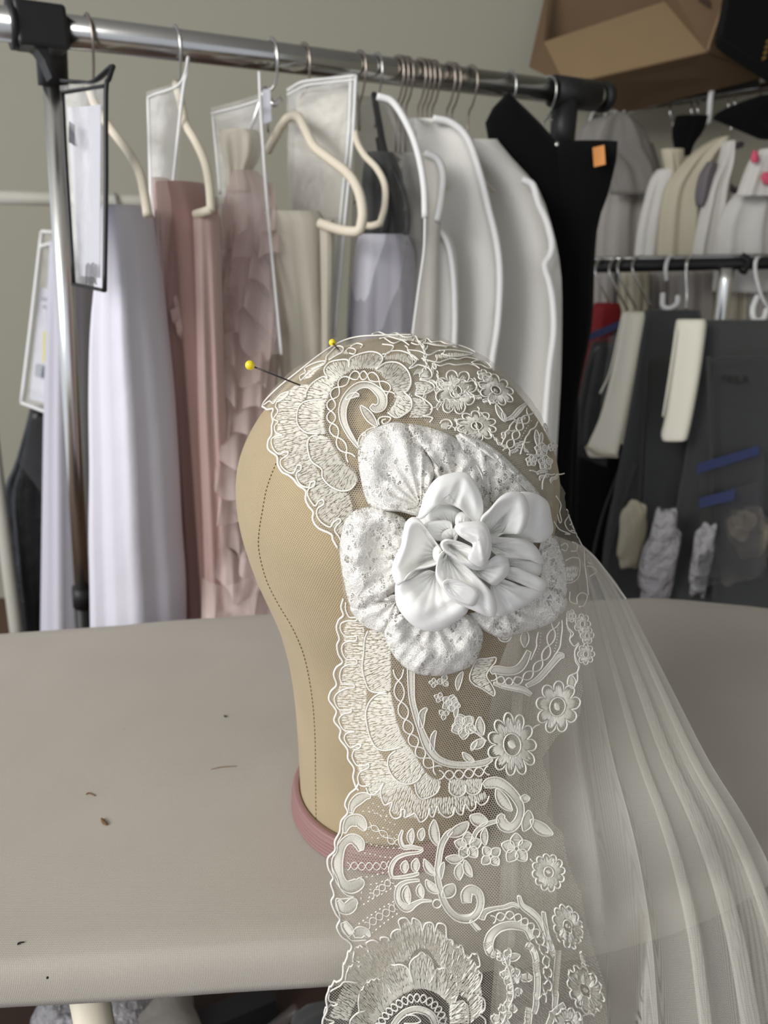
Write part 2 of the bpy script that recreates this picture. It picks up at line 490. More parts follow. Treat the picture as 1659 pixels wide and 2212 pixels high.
lint('lint', 'tiny dark speck on the rolled front edge of the board', [(101, 2111), (104, 2113)], 0.0007, 'lintdark')
lint('lint', 'fine brownish fibre lying on the board close to the pink band', [(455, 1662), (480, 1657), (512, 1655)], 0.0003, 'lintbrown')

# ================================================================ CANVAS HEAD
HC = (0.0076, 0.420)
LV = [(0.880, 0.0048, 0.0606, 0.4225), (0.905, 0.0048, 0.0606, 0.4225), (0.940, 0.0052, 0.0612, 0.4222), (0.964, 0.0056, 0.0624, 0.4220), (0.985, 0.006, 0.0643, 0.4215),
      (1.003, 0.0064, 0.0672, 0.421), (1.020, 0.0068, 0.0712, 0.4205), (1.034, 0.0072, 0.0758, 0.420), (1.050, 0.0074, 0.0815, 0.420), (1.067, 0.0076, 0.0866, 0.420), (1.085, 0.0076, 0.0902, 0.420), (1.103, 0.0076, 0.0912, 0.420),
      (1.120, 0.0076, 0.0888, 0.420), (1.136, 0.0076, 0.0818, 0.420), (1.150, 0.0076, 0.0718, 0.420), (1.163, 0.0076, 0.0590, 0.420), (1.173, 0.0076, 0.0462, 0.420), (1.181, 0.0076, 0.0308, 0.420), (1.1852, 0.0076, 0.0160, 0.420), (1.1866, 0.0076, 0.0004, 0.420)]
LVs = cr(LV, 5)
def lev(z):
    for p, q in zip(LVs, LVs[1:]):
        if p[0] <= z <= q[0] and q[0] > p[0]:
            t = (z - p[0]) / (q[0] - p[0]); return tuple(a + (c - a) * t for a, c in zip(p, q))
    return LVs[-1] if z > 1.1 else LVs[0]

head = thing('canvas_head', 'tan canvas covered head form wearing the lace cap, seen from the side', 'head form', (0.0048, 0.4225, ZB))
b = MB(); uv = []; NA = 96
arc = 0; prev = None
for (z, cx, rx, cy) in LVs:
    if prev: arc += math.hypot(z - prev[0], rx - prev[1])
    prev = (z, rx)
    for j in range(NA + 1):
        a = 2 * math.pi * j / NA + math.pi
        ry = rx * (0.98 + 0.05 * smooth01((z - 0.95) / 0.12))
        b.v.append(Vector((cx + rx * math.sin(a), cy - ry * math.cos(a), z))); uv.append(((a - 2 * math.pi) * 0.085, arc))
for i in range(len(LVs) - 1):
    for j in range(NA):
        b.f.append((i * (NA + 1) + j, i * (NA + 1) + j + 1, (i + 1) * (NA + 1) + j + 1, (i + 1) * (NA + 1) + j))
head_mesh = b.build('canvas_cover', 'canvas', head, True, uv)
BV_HEAD = BVHTree.FromPolygons([tuple(v) for v in b.v], b.f)

# ribbed pink base band
b = MB(); rows = []
pz = [(0.0608, 0.8960), (0.0644, 0.8966), (0.0653, 0.8950)]
for k in range(5):
    z0 = 0.8935 - k * 0.0026
    pz += [(0.0648, z0), (0.0662 + k * .0002, z0 - 0.0008), (0.0662 + k * .0002, z0 - 0.0018)]
pz += [(0.0650, ZB + 0.0005), (0.060, ZB + 0.0004)]
for r, z in pz:
    rows.append([Vector((0.0048 + r * math.sin(2 * math.pi * j / 96), 0.4225 - r * math.cos(2 * math.pi * j / 96), z)) for j in range(97)])
b.grid(rows)
b.build('base_band', 'pinkband', head)
b = MB()
b.tube([(0.0048 + 0.0616 * math.sin(2 * math.pi * j / 72), 0.4225 - 0.0606 * math.cos(2 * math.pi * j / 72), 0.8965) for j in range(72)], 0.0004, 5, closed=True)
b.build('band_gap', 'stitch_dark', head)

# dashed seam: one stitch after the other along two panel joins
def on_head(px, py, lift=0.0):
    h = BV_HEAD.ray_cast(CAM, ray(px, py).normalized())
    if h[0] is None: return None, None
    return h[0] + h[1] * lift, h[1]
seam = cr([(603, 985), (578, 1050), (567, 1105), (560, 1150), (560, 1190), (575, 1250), (600, 1302), (632, 1356), (655, 1410), (668, 1465), (677, 1530), (681, 1600), (682, 1680), (683, 1768)], 12)
seam = resample(seam, 2 * 95)
b = MB()
for i in range(0, len(seam) - 1, 2):
    p, nn = on_head(*seam[i], 0.0002); q, _ = on_head(*seam[i + 1], 0.0002)
    if p and q: b.tube([p, q], 0.00028, 5)
so = b.build('seam_stitching', 'stitch_dark', head)

# ================================================================ DRAPE SURFACE that carries the lace
ZE = 1.103
def drape(a, z):
    sa, ca = math.sin(a), math.cos(a)
    if z >= ZE:
        _, cx, rx, cy = lev(min(z, 1.1866)); r1 = rx + 0.003; r2 = rx * 1.03 + 0.003
        zz = z + 0.003 * smooth01((z - ZE) / 0.08)
        return Vector((cx + r1 * sa, cy - r2 * ca, zz))
    t = ZE - z
    rx = 0.0942 + (0.030 * smooth01(t / 0.085) + 0.06 * t) * max(0, sa) + 0.05 * t * max(0, -sa)
    ry = 0.0970 + (0.13 * t if ca > 0 else 0.05 * t)
    wv = 0.0035 * smooth01(t / 0.12) * math.sin(6.0 * a + 0.7 + 3 * t) + 0.0018 * smooth01(t / 0.06) * math.sin(13 * a + 2.0 - 9 * t)
    x, y = HC[0] + (rx + wv) * sa, HC[1] - (ry + wv) * ca
    k = smooth01((1.035 - z) / 0.13)                       # the hanging part swings forward to clear the board edge
    yl = 0.289 + 0.13 * max(0, x - 0.03) + 0.8 * max(0, x - 0.03) ** 2 + 0.0025 * math.sin(55 * x + 8 * z)
    return Vector((x, y + k * min(0, yl - y), z))
NAz = 240
zs = [0.74 + (ZE - 0.74) * i / 90 for i in range(90)] + [ZE + (1.1866 - ZE) * math.sin(math.pi / 2 * i / 46) for i in range(47)]
dv, df, dinfo = [], [], []
for z in zs:
    for j in range(NAz):
        a = 2 * math.pi * j / NAz - math.pi
        dv.append(drape(a, z)); dinfo.append((a, z))
for i in range(len(zs) - 1):
    for j in range(NAz):
        df.append((i * NAz + j, i * NAz + (j + 1) % NAz, (i + 1) * NAz + (j + 1) % NAz, (i + 1) * NAz + j))
BV = BVHTree.FromPolygons([tuple(v) for v in dv], df)
def on_lace(px, py, lift=0.0):
    """point of the lace surface met along the sight line of a traced point, moved out by lift"""
    x, y = px, py
    for k in range(60):
        h = BV.ray_cast(CAM, ray(x, y).normalized())
        if h[0] is not None:
            return h[0] + h[1] * lift, h[1]
        dx, dy = 850 - x, 1150 - y; L = math.hypot(dx, dy); x += dx / L * 2.5; y += dy / L * 2.5
    return None, None
def lace_uv(p):
    a = math.atan2(p.x - HC[0], HC[1] - p.y)
    if p.z > ZE:
        s = math.asin(min(1, (p.z - ZE) / 0.0866)) * 0.09
        return (a * 0.094 * max(0.25, math.cos(s / 0.09)), ZE + s)
    return (a * 0.1, p.z)

# ================================================================ BACKGROUND HELPERS
def loft(name, rows, Y, hd, m, parent=None, folds=6, amp=0.12, seed=0, n=44, nr=26, cap=True):
    """hanging cloth body: rows of (py, x left, x right) at the depth plane y = Y, half depth hd, folded sides"""
    rnd = random.Random(seed)
    ph = [rnd.uniform(0, 6.28) for _ in range(3)]
    R = resample(cr(rows, 6), nr)
    b = MB(); vs = []
    for i, (py, xl, xr) in enumerate(R):
        A, B = at_y(xl, py, Y), at_y(xr, py, Y)
        c = (A + B) / 2; hw = (B - A).length / 2
        k = smooth01(i / (nr - 1) * 2.2 + 0.25)
        for j in range(n):
            t = 2 * math.pi * j / n
            x, y = math.cos(t), math.sin(t)
            f = 1 + amp * k * (math.sin(folds * t + ph[0] + 0.8 * i / nr) * 0.7 + 0.45 * math.sin((folds * 2 + 1) * t + ph[1] - i / nr)) * (0.35 + 0.65 * abs(y))
            vs.append(c + Vector((hw * x * (1 + (f - 1) * 0.15), hd * y * f, 0)))
    fs = [(i * n + j, i * n + (j + 1) % n, (i + 1) * n + (j + 1) % n, (i + 1) * n + j) for i in range(nr - 1) for j in range(n)]
    if cap: fs += [tuple(range(n))[::-1], tuple((nr - 1) * n + j for j in range(n))]
    b.add(vs, fs)
    return b.build(name, m, parent)


def slabbag(name, rows, dn, dfar, th, m, parent=None, nr=30, nc=10, seed=0, wav=0.006):
    """flat hanging bag seen at an angle: rows (py, x left, x right), near edge right at depth dn, far edge left at depth dfar"""
    rnd = random.Random(seed); p1, p2 = rnd.uniform(0, 6), rnd.uniform(0, 6)
    R = resample(cr(rows, 6), nr); vs = []; edge = []; m2 = 2 * nc
    for i, (py, xl, xr) in enumerate(R):
        A, B = at_d(xl, py, dfar), at_d(xr, py, dn)
        nrm = (B - A).cross(Vector((0, 0, 1)))
        if nrm.length < 1e-6: nrm = Vector((0, -1, 0))
        nrm.normalize()
        if nrm.y > 0: nrm = -nrm
        sec = []
        for j in range(nc + 1):
            t = j / nc
            off = th * math.sqrt(max(0, 1 - (2 * t - 1) ** 4)) + wav * math.sin(p1 + 5 * t + 2.2 * i / nr) * math.sin(math.pi * t)
            sec.append(A.lerp(B, t) + nrm * off)
        for j in range(nc - 1, 0, -1):
            t = j / nc
            off = -th * math.sqrt(max(0, 1 - (2 * t - 1) ** 4)) + wav * math.sin(p2 + 4 * t) * math.sin(math.pi * t)
            sec.append(A.lerp(B, t) + nrm * off)
        vs += sec; edge.append(B)
    fs = [(i * m2 + j, i * m2 + (j + 1) % m2, (i + 1) * m2 + (j + 1) % m2, (i + 1) * m2 + j) for i in range(nr - 1) for j in range(m2)]
    fs += [tuple(range(m2))[::-1], tuple((nr - 1) * m2 + j for j in range(m2))]
    b = MB(); b.add(vs, fs)
    return b.build(name, m, parent), edge


def ptube(name, pts, r, m, parent=None, n=8, k=6, flat=1.0):
    """tube through (px, py, depth) points"""
    b = MB(); b.tube([at_d(*p) for p in cr(pts, k)], r, n, flat=flat); return b.build(name, m, parent)


def sheet(name, quad, m, parent=None, bow=0.004, th=0.0006, n=8):
    """thin sheet between four (px, py, depth) corners: tl, tr, br, bl"""
    c = [at_d(*q) for q in quad]
    nrm = (c[1] - c[0]).cross(c[3] - c[0]).normalized()
    b = MB()
    for s in (1, -1):
        rows = []
        for i in range(n + 1):
            v = i / n
            rows.append([(c[0].lerp(c[1], j / n)).lerp(c[3].lerp(c[2], j / n), v) + nrm * (bow * math.sin(math.pi * j / n) * math.sin(0.5 + 2.4 * v) + s * th / 2) for j in range(n + 1)])
        if s < 0: rows = [r[::-1] for r in rows]
        b.grid(rows)
    return b.build(name, m, parent)


def plate(name, quad, th, m, parent=None):
    """stiff board between px corners, thickness th"""
    c = [at_d(*q) for q in quad]
    nrm = (c[1] - c[0]).cross(c[-1] - c[0]).normalized() * (th / 2)
    k = len(c); b = MB()
    b.add([p + nrm for p in c] + [p - nrm for p in c], [tuple(range(k)), tuple(range(k, 2 * k))[::-1]] + [(j, j + k, (j + 1) % k + k, (j + 1) % k) for j in range(k)])
    return b.build(name, m, parent, smooth=False)

# ================================================================ CHROME GARMENT RACK
ZR = CAMZ + 0.203
RA, RB = at_z(160, 70, ZR), at_z(1180, 195, ZR)
RD = (RB - RA).normalized()
RN = Vector((0, 0, 1)).cross(RD).normalized()        # points away from the camera
def rail_at(px):
    lo, hi = -1.0, 2.0
    for _ in range(50):
        mid = (lo + hi) / 2
        if proj(RA.lerp(RB, mid))[0] < px: lo = mid
        else: hi = mid
    return RA.lerp(RB, lo)
RR = 0.0165
rk = thing('garment_rack', 'chrome garment rack with black plastic joints running behind the board', 'rack', (rail_at(110).x, rail_at(110).y, 0))
b = MB(); b.tube([rail_at(-160), rail_at(1255)], RR, 24); b.build('top_rail', 'chrome', rk)
# left joint: sleeve round the rail, sleeve round the upright, rounded gusset between them
PJ = rail_at(100)
jl = MB()
s0, s1 = rail_at(28), rail_at(140)
jl.box((s0 + s1) / 2, ((s1 - s0).length / 2, 0.021, 0.021), Matrix((RD, RN, Vector((0, 0, 1)))).transposed())
j0 = jl.build('corner_joint', 'black', rk, smooth=False)
mod = j0.modifiers.new('round', 'BEVEL'); mod.width = 0.004; mod.segments = 3
b = MB(); top = at_d(108, 55, 0.872); bot = at_d(186, 1420, 1.28)
pdir = (bot - top).normalized()
b.tube([top, top + pdir * 0.062], [0.0175, 0.0168], 20); b.build('joint_sleeve', 'black', j0)
b = MB(); q0 = rail_at(52) + Vector((0, 0, -0.019)); q1 = rail_at(92) + Vector((0, 0, -0.019)); q2 = rail_at(92) + Vector((0, 0, -0.048))
fan = [q0, q0.lerp(q1, 0.4) + Vector((0, 0, -0.004)), q0.lerp(q1, 0.7) + Vector((0, 0, -0.012)), q0.lerp(q1, 0.9) + Vector((0, 0, -0.024)), q2, q1]
b.add([p + RN * 0.016 for p in fan] + [p - RN * 0.016 for p in fan], [tuple(range(6)), tuple(range(6, 12))[::-1]] + [(j, j + 6, (j + 1) % 6 + 6, (j + 1) % 6) for j in range(6)])
b.build('gusset', 'black', j0, smooth=False)
b = MB(); b.tube([rail_at(18), rail_at(32)], 0.0235, 20); b.build('joint_collar', 'black', j0)
lo = top + pdir * ((bot - top).length)
b = MB(); b.tube([top + pdir * 0.05, lo], 0.0118, 20); b.build('upright', 'chromelit', rk)
cl = top.lerp(lo, 0.845)
b = MB(); b.tube([cl, cl + pdir * 0.035], 0.0155, 16); b.build('height_clamp', 'black', rk)
b = MB(); b.tube([cl + pdir * 0.03, lo + pdir * 0.30], 0.0132, 16); b.build('lower_tube', 'black', rk)
# right joint and upright
b = MB(); b.tube([rail_at(1196), rail_at(1282)], 0.0225, 20); jr = b.build('corner_joint', 'black', rk)
PR = rail_at(1222)
b = MB(); b.tube([PR, PR + Vector((0.0, 0, -0.105))], [0.021, 0.019], 18); b.build('joint_sleeve', 'black', jr)
b = MB(); b.tube([PR + Vector((0, 0, -0.09)), PR + Vector((0, 0, -ZR + 0.03))], 0.0118, 18); b.build('upright', 'chrome', rk)
b = MB(); b.sphere(at_d(1203, 313, 1.10), 0.0045); b.build('joint_screw', 'steel', jr)
b = MB(); b.tube([rail_at(1284), rail_at(1300)], 0.016, 18); b.build('rail_stub', 'chrome', rk)
b = MB(); b.tube([rail_at(1299), rail_at(1309)], 0.0225, 20); b.build('end_cap', 'black', rk)

def hook_geo(b, P, r=0.0016, drop=0.075, lean=0.0, R=None):
    """hanger hook: goes over the rail behind, comes down in front"""
    R = R or RR + r + 0.0008
    pts = []
    for k in range(15):
        a = math.radians(-35 + 215 * k / 14)
        pts.append(P + RN * (math.cos(a) * R) + Vector((0, 0, math.sin(a) * R)))
    a0 = pts[-1]
    pts = pts[:-1] + [a0 + Vector((0, 0, -0.008)), P - RN * (R * 0.5) + Vector((0, 0, -R - 0.012)), P + RD * lean + Vector((0, 0, -R - 0.026)), P + RD * lean + Vector((0, 0, -drop))]
    b.tube([Vector(q) for q in cr([tuple(p) for p in pts], 3)], r, 7)

def hanger(px, label, arms, r, m='cream', hm='steel', drop=0.08, lean=0.0, flat=1.0, hr=0.0016):
    P = rail_at(px)
    t = thing('clothes_hanger', label, 'hanger', tuple(P), 'hangers on the chrome rack')
    b = MB(); hook_geo(b, P, hr, drop, lean); b.build('hook', hm, t)
    for pts in arms: ptube('shoulder_arm', pts, r, m, t, 10, 6, flat)
    return t

M['printdark'] = mat('dark_print', srgb(120, 120, 124), 0.8)
# --- left end: white gown, pouch with black binding
hanger(190, 'cream padded hanger holding the bright white gown at the left end', [[(191, 185, .86), (205, 225, .82), (232, 268, .79), (256, 300, .775), (282, 335, .765), (302, 375, .755), (312, 420, .75), (319, 466, .745)]], 0.0046, hm='bronze', drop=0.075)
t = thing('white_gown', 'bright white satin gown hanging beside the left upright', 'garment', tuple(at_y(300, 900, .84)), 'garments on the chrome rack')
loft('skirt', [(445, 236, 312), (452, 230, 322), (480, 228, 330), (560, 222, 342), (700, 206, 358), (850, 200, 374), (1000, 200, 384), (1150, 198, 392), (1255, 200, 400), (1420, 202, 402)], .86, .055, 'whitecloth', t, 5, 0.16, 3)

o = loft('white_petticoat', [(520, 122, 170), (560, 116, 195), (700, 110, 197), (900, 104, 197), (1100, 100, 199), (1300, 96, 202), (1430, 94, 203)], 1.42, .06, 'whitecloth2', None, 5, 0.15, 8)
tag(o, 'greyer white petticoat hanging behind the left chrome upright', 'garment', 'garments on the chrome rack')

def pouch(label, loc, front, tip, edge, band_top, band_bot, bm, back_top=None, paper=None, r=0.0022, vinyl='vinyl'):
    t = thing('garment_pouch', label, 'pouch', tuple(at_d(*loc)), 'clear pouches on the hangers')
    sheet('front_sheet', front, vinyl, t)
    back = [(x - 4, y - 14, d + 0.02) for x, y, d in front[:2]] + [(x - 2, y, d + 0.012) for x, y, d in front[2:]]
    sheet('back_sheet', back, vinyl, t)
    for e in edge: ptube('edge_binding', e, r, bm, t, 6)
    for q in band_top: ptube('top_binding', q, r * 1.6, bm, t, 6, flat=0.5)
    for q in band_bot: ptube('bottom_binding', q, r * 1.6, bm, t, 6, flat=0.5)
    if paper: sheet('paper_insert', paper, 'paper', t, bow=0.003)
    return t
pouch('clear vinyl pouch with black binding hanging by the left upright', (185, 200, 0.6930),
      [(133, 199, 0.7110), (230, 185, 0.6930), (226, 624, 0.7200), (160, 612, 0.7380)], None,
      [[(245, 142, 0.6975), (236, 170, 0.6930), (229, 200, 0.6930), (229, 400, 0.7065), (226, 628, 0.7200)], [(135, 200, 0.7110), (142, 350, 0.7200), (159, 612, 0.7380)]],
      [[(134, 200, 0.7110), (165, 195, 0.7065), (200, 190, 0.7020), (229, 185, 0.6930)], [(133, 174, 0.7380), (170, 177, 0.7335), (203, 176, 0.7200), (243, 143, 0.7002)]],
      [[(159, 614, 0.7380), (190, 620, 0.7290), (226, 628, 0.7200)]], 'pipeblack', paper=[(146, 232, 0.7245), (218, 226, 0.7110), (216, 600, 0.7308), (172, 596, 0.7425)])
pp = bpy.data.objects['garment_pouch']; rp = random.Random(2)
for k in range(16):
    x, y = (150 + k * 1.6, 262 + k * 1.2) if k < 8 else (186 + (k - 8) * 3.2, 566 + rp.uniform(0, 6))
    ptube('printed_stroke', [(x, y, .7145 + (.011 if k > 7 else 0)), (x - 1, y + 26 + rp.uniform(0, 18), .7148 + (.011 if k > 7 else 0)), (x + rp.uniform(-2, 2), y + 44, .715 + (.011 if k > 7 else 0))], .00045, 'printdark', pp, 4, 2)
M['printgrey'] = mat('grey_print', srgb(170, 172, 178), 0.8, var=0.2, varscale=300)
# --- second: pink gown
hanger(378, 'cream hanger holding the dusty pink gown, second from the left', [[(380, 180, .90), (394, 235, .85), (401, 268, .835), (424, 308, .82), (443, 352, .81), (452, 400, .80), (456, 456, .795)], [(456, 452, .795), (440, 458, .80), (422, 463, .81)]], 0.0046, drop=0.08)
t = thing('pink_gown', 'dusty rose chiffon gown with a gathered neckline on the second hanger', 'garment', tuple(at_y(430, 900, .9)), 'garments on the chrome rack')
loft('bodice', [(396, 342, 440), (420, 336, 452), (460, 338, 472), (560, 346, 477), (700, 356, 482), (900, 374, 490), (1100, 386, 505), (1300, 396, 520), (1430, 400, 530)], .93, .05, 'rose', t, 6, 0.2, 11)
loft('side_panel', [(462, 418, 472), (560, 421, 477), (700, 424, 481), (900, 428, 488), (1100, 436, 497), (1250, 440, 505), (1430, 448, 515)], .885, .022, 'pink', t, 4, 0.25, 12)
loft('side_panel', [(385, 330, 362), (440, 334, 372), (520, 342, 368), (640, 352, 362)], .885, .02, 'pinktulle', t, 4, 0.2, 13)
rnd = random.Random(5)
for k in range(9):
    x0 = 378 + rnd.uniform(-10, 26); y0 = 425 + k * 26
    pts = [(x0 + 24 * math.sin(i * 1.9 + k), y0 + i * 12 + 5 * math.cos(i * 2.3), .865 - 0.01 * math.sin(i * 1.7)) for i in range(6)]
    b = MB(); c = [at_d(*p) for p in cr(pts, 5)]
    b.grid([c, [p + Vector((0.002, -0.004, -0.012)) for p in c], [p + Vector((0.004, 0.006, -0.020)) for p in c]])
    b.build('neck_ruffle', 'pink', t)
pouch('clear vinyl pouch with white binding in front of the pink gown', (360, 200, .82),
      [(320, 212, .84), (400, 185, .82), (362, 650, .86), (330, 640, .88)], None,
      [[(406, 125, .82), (403, 160, .82), (396, 192, .82), (384, 300, .83), (371, 440, .845), (360, 650, .86)], [(320, 214, .84), (325, 400, .86), (330, 640, .88)]],
      [[(319, 212, .84), (335, 204, .838), (360, 196, .83), (386, 184, .825), (400, 160, .82), (407, 124, .82)]], [], 'pipe', r=0.0019)
# --- third: pale pink ruffled gown in a clear pouch
hanger(585, 'wire hanger with a wide open hook above the ruffled pink gown', [[(572, 190, .93), (590, 225, .93), (608, 214, .93)], [(572, 190, .93), (540, 280, .95), (500, 330, 1.0)]], 0.003, m='steel', drop=0.085, lean=-0.008, hr=0.0019)
t = thing('ruffled_gown', 'blush tulle gown with stacked ruffles hanging behind the yellow headed pin', 'garment', tuple(at_y(540, 900, .95)), 'garments on the chrome rack')
loft('sheer_body', [(372, 505, 560), (400, 494, 582), (470, 480, 600), (600, 470, 606), (760, 480, 606), (900, 478, 590), (1100, 486, 600), (1300, 450, 615), (1430, 446, 620)], 1.0, .045, 'pinktulle', t, 7, 0.2, 21)
loft('lining', [(480, 500, 575), (700, 500, 585), (1000, 500, 590), (1300, 480, 605), (1430, 480, 610)], 1.03, .03, 'blush', t, 5, 0.2, 22)
for k in range(15):
    y0 = 440 + k * 60
    xa = 474 + 12 * math.sin(k * 1.3) - (26 if k > 12 else 0); xb = 596 + 10 * math.sin(k * 2.1)
    rows_ = [[], [], [], []]
    for i in range(41):
        u = i / 40
        x = xa + (xb - xa) * u; y = y0 - 34 * math.sin(u * 2.0 + 0.3 * k) + 12 * math.sin(5 * u + k)
        dz = 0.007 * math.sin(11 * u + 1.7 * k) + 0.004 * math.sin(23 * u + k)
        for q, (dy, dd, am) in enumerate(((0, .93, .2), (28, .912, .7), (58, .898, 1.2), (92, .90, 1.7))):
            rows_[q].append(at_d(x - 2 * q + (3 * q) * math.sin(13 * u + k), y + dy + 5 * q * math.sin(9 * u + 2 * k), dd + dz * am))
    b = MB(); b.grid(rows_); b.build('ruffle', 'pinktulle', t)
t = pouch('tall clear vinyl pouch with white top binding over the ruffled gown', (520, 240, .88),
      [(459, 246, .90), (563, 217, .88), (608, 764, .90), (500, 770, .93)], None,
      [[(560, 155, .88), (564, 250, .88), (578, 450, .89), (596, 640, .895), (608, 766, .90)], [(460, 250, .90), (468, 330, .905), (476, 420, .91)]],
      [[(457, 246, .90), (480, 240, .897), (520, 230, .89), (563, 216, .88)]], [], 'pipe', r=0.0018)
sheet('white_tab', [(566, 196, .90), (584, 190, .90), (587, 262, .90), (569, 268, .90)], 'paper', t, bow=0.001)
o = loft('beige_bodice', [(282, 476, 556), (300, 472, 566), (340, 480, 560), (372, 490, 545), (400, 486, 556), (415, 492, 550)], .99, .02, 'beige', None, 5, 0.2, 31)
tag(o, 'small crumpled beige bodice inside the tall clear pouch', 'garment')
# --- fourth: sheer beige dress on large cream hanger
hanger(655, 'large cream hanger in full view holding the sheer beige dress', [[(578, 326, 1.0), (592, 300, .985), (608, 272, .97), (626, 252, .95), (645, 254, .93), (662, 285, .915), (680, 318, .90), (715, 346, .885), (752, 376, .87), (774, 412, .86), (783, 455, .855), (781, 486, .855)], [(783, 470, .855), (776, 497, .855), (755, 500, .86), (725, 494, .87), (690, 482, .88)]], 0.0056, hm='bronze', drop=0.075, lean=-0.006)
t = thing('beige_dress', 'sheer pale beige dress draped over the large cream hanger', 'garment', tuple(at_y(650, 600, .99)), 'garments on the chrome rack')
loft('skirt', [(456, 560, 690), (470, 562, 706), (560, 572, 712), (650, 592, 714), (760, 604, 718), (900, 610, 722), (1100, 612, 730), (1350, 612, 740)], .985, .03, 'beige', t, 7, 0.22, 41)
loft('side_fold', [(475, 690, 722), (560, 692, 722), (700, 694, 718), (900, 694, 720)], .95, .012, 'beige', t, 3, 0.2, 42)
t = pouch('milky vinyl pouch with broad white top binding behind the large cream hanger', (700, 180, .94),
      [(622, 200, .95), (768, 166, .92), (724, 720, .97), (628, 720, 1.0)], None,
      [[(769, 162, .92), (762, 300, .93), (743, 500, .95), (722, 730, .97)], [(758, 170, .925), (752, 300, .935), (733, 500, .955), (714, 730, .975)]],
      [[(621, 196, .95), (650, 178, .945), (690, 172, .935), (730, 168, .93), (769, 163, .92)], [(621, 206, .952), (660, 186, .945), (700, 180, .938), (768, 172, .922)]], [], 'pipe', r=0.0021)
sheet('paper_insert', [(640, 205, .98), (752, 188, .95), (742, 470, .97), (632, 470, 1.0)], 'beige', t, bow=0.004)
sheet('left_tab', [(620, 190, .955), (640, 184, .95), (642, 250, .95), (621, 258, .955)], 'vinyl', t)
# --- fifth: satin dress in clear bag
hanger(775, 'cream hanger arm showing just right of the milky pouch', [[(768, 205, .98), (768, 290, .93), (785, 332, .915), (814, 364, .905), (831, 400, .90), (831, 445, .895), (820, 486, .895)], [(822, 482, .895), (800, 488, .90), (780, 484, .91)]], 0.0040, hm='bronze', drop=0.075)
hanger(810, 'black velvet hanger inside the clear bag with bright chrome hook', [[(808, 205, 1.0), (818, 262, .95), (832, 330, .93), (858, 385, .915), (874, 425, .91), (880, 470, .905), (878, 506, .905)], [(818, 300, .945), (834, 400, .93), (838, 460, .925), (832, 516, .92)]], 0.0042, m='black', hm='chrome', drop=0.07)
t = thing('satin_dress', 'glossy white satin dress inside the clear garment bag above the head', 'garment', tuple(at_y(830, 650, .98)), 'garments on the chrome rack')
loft('skirt', [(505, 775, 880), (530, 768, 892), (600, 760, 900), (700, 752, 904), (800, 750, 904), (950, 748, 900), (1150, 748, 900), (1420, 748, 900)], 1.0, .035, 'whitecloth2', t, 6, 0.25, 51)
loft('bodice', [(330, 790, 850), (380, 782, 870), (450, 778, 880), (512, 776, 884)], 1.02, .02, 'grey', t, 5, 0.2, 52)
def bag(label, rows, dn, dfar, th, m, seed, piping=None, pr=0.0038, name='garment_bag', group='garment bags on the chrome rack', pm='pipe', wav=0.006):
    t = thing(name, label, 'garment bag', tuple(at_d(rows[0][2], rows[0][0], dn)), group)
    o, edge = slabbag('bag_body', rows, dn, dfar, th, m, t, seed=seed, wav=wav)
    if piping:
        b = MB(); b.tube([at_d(x, y, dn - 0.004) for x, y in cr(piping, 5)], pr, 8); b.build('edge_piping', pm, t)
    return t
bag('clear plastic garment bag with a curved white edge over the satin dress', [(208, 776, 818), (225, 770, 852), (280, 768, 886), (340, 765, 905), (420, 762, 916), (520, 758, 917), (620, 752, 906), (720, 748, 892), (820, 745, 886), (1000, 745, 880), (1420, 745, 880)], .885, .97, .012, 'vinylgrey', 61,
    [(815, 208), (850, 222), (885, 280), (905, 340), (916, 405), (918, 470)], .0040)
ptube('edge_seam', [(918, 470, .882), (916, 540, .882), (905, 620, .882), (892, 720, .882), (886, 800, .882)], .0014, 'pipe', bpy.data.objects['garment_bag'], 6)
bag('narrow off-white bag whose short piping hooks right beside the clear bag', [(330, 880, 922), (345, 878, 945), (380, 876, 957), (440, 874, 952), (480, 872, 944), (540, 872, 940), (900, 872, 930)], .93, 1.0, .012, 'bag2', 62, [(918, 330), (945, 345), (957, 380), (952, 440), (944, 478)], .0045)
bag('low off-white bag with piping starting beneath the short hooked one', [(490, 880, 942), (530, 878, 970), (600, 874, 981), (700, 872, 983), (800, 870, 978), (1000, 870, 970), (1420, 870, 960)], .95, 1.03, .018, 'bag', 63, [(936, 488), (955, 505), (970, 535), (980, 600), (983, 700), (978, 800)], .0040)
bag('broad cream bag with one long white piping sweeping to the cap', [(255, 905, 945), (266, 900, 980), (300, 898, 1012), (370, 896, 1036), (450, 894, 1056), (530, 892, 1074), (600, 890, 1080), (700, 890, 1075), (800, 890, 1060), (1000, 890, 1050), (1420, 890, 1040)], .985, 1.12, .022, 'bag', 64, [(935, 256), (975, 266), (1010, 300), (1035, 370), (1055, 450), (1073, 525), (1080, 600), (1075, 700), (1062, 790), (1055, 900)], .0046)
t = bag('rightmost cream bag with scalloped white piping next to the black gown', [(300, 1005, 1030), (340, 1000, 1080), (385, 995, 1135), (420, 992, 1165), (480, 990, 1190), (560, 990, 1208), (640, 990, 1214), (800, 990, 1212), (950, 990, 1204), (1100, 990, 1196), (1420, 990, 1180)], 1.06, 1.17, .03, 'bag', 65, None)
b = MB(); b.tube([at_d(x, y, 1.035) for x, y in cr([(1128, 388), (1150, 400), (1160, 430), (1165, 446), (1180, 478), (1192, 525), (1188, 552), (1176, 574), (1186, 610), (1194, 655), (1196, 720), (1186, 800), (1178, 900), (1172, 1000)], 5)], .0050, 8); b.build('edge_piping', 'pipe', t)
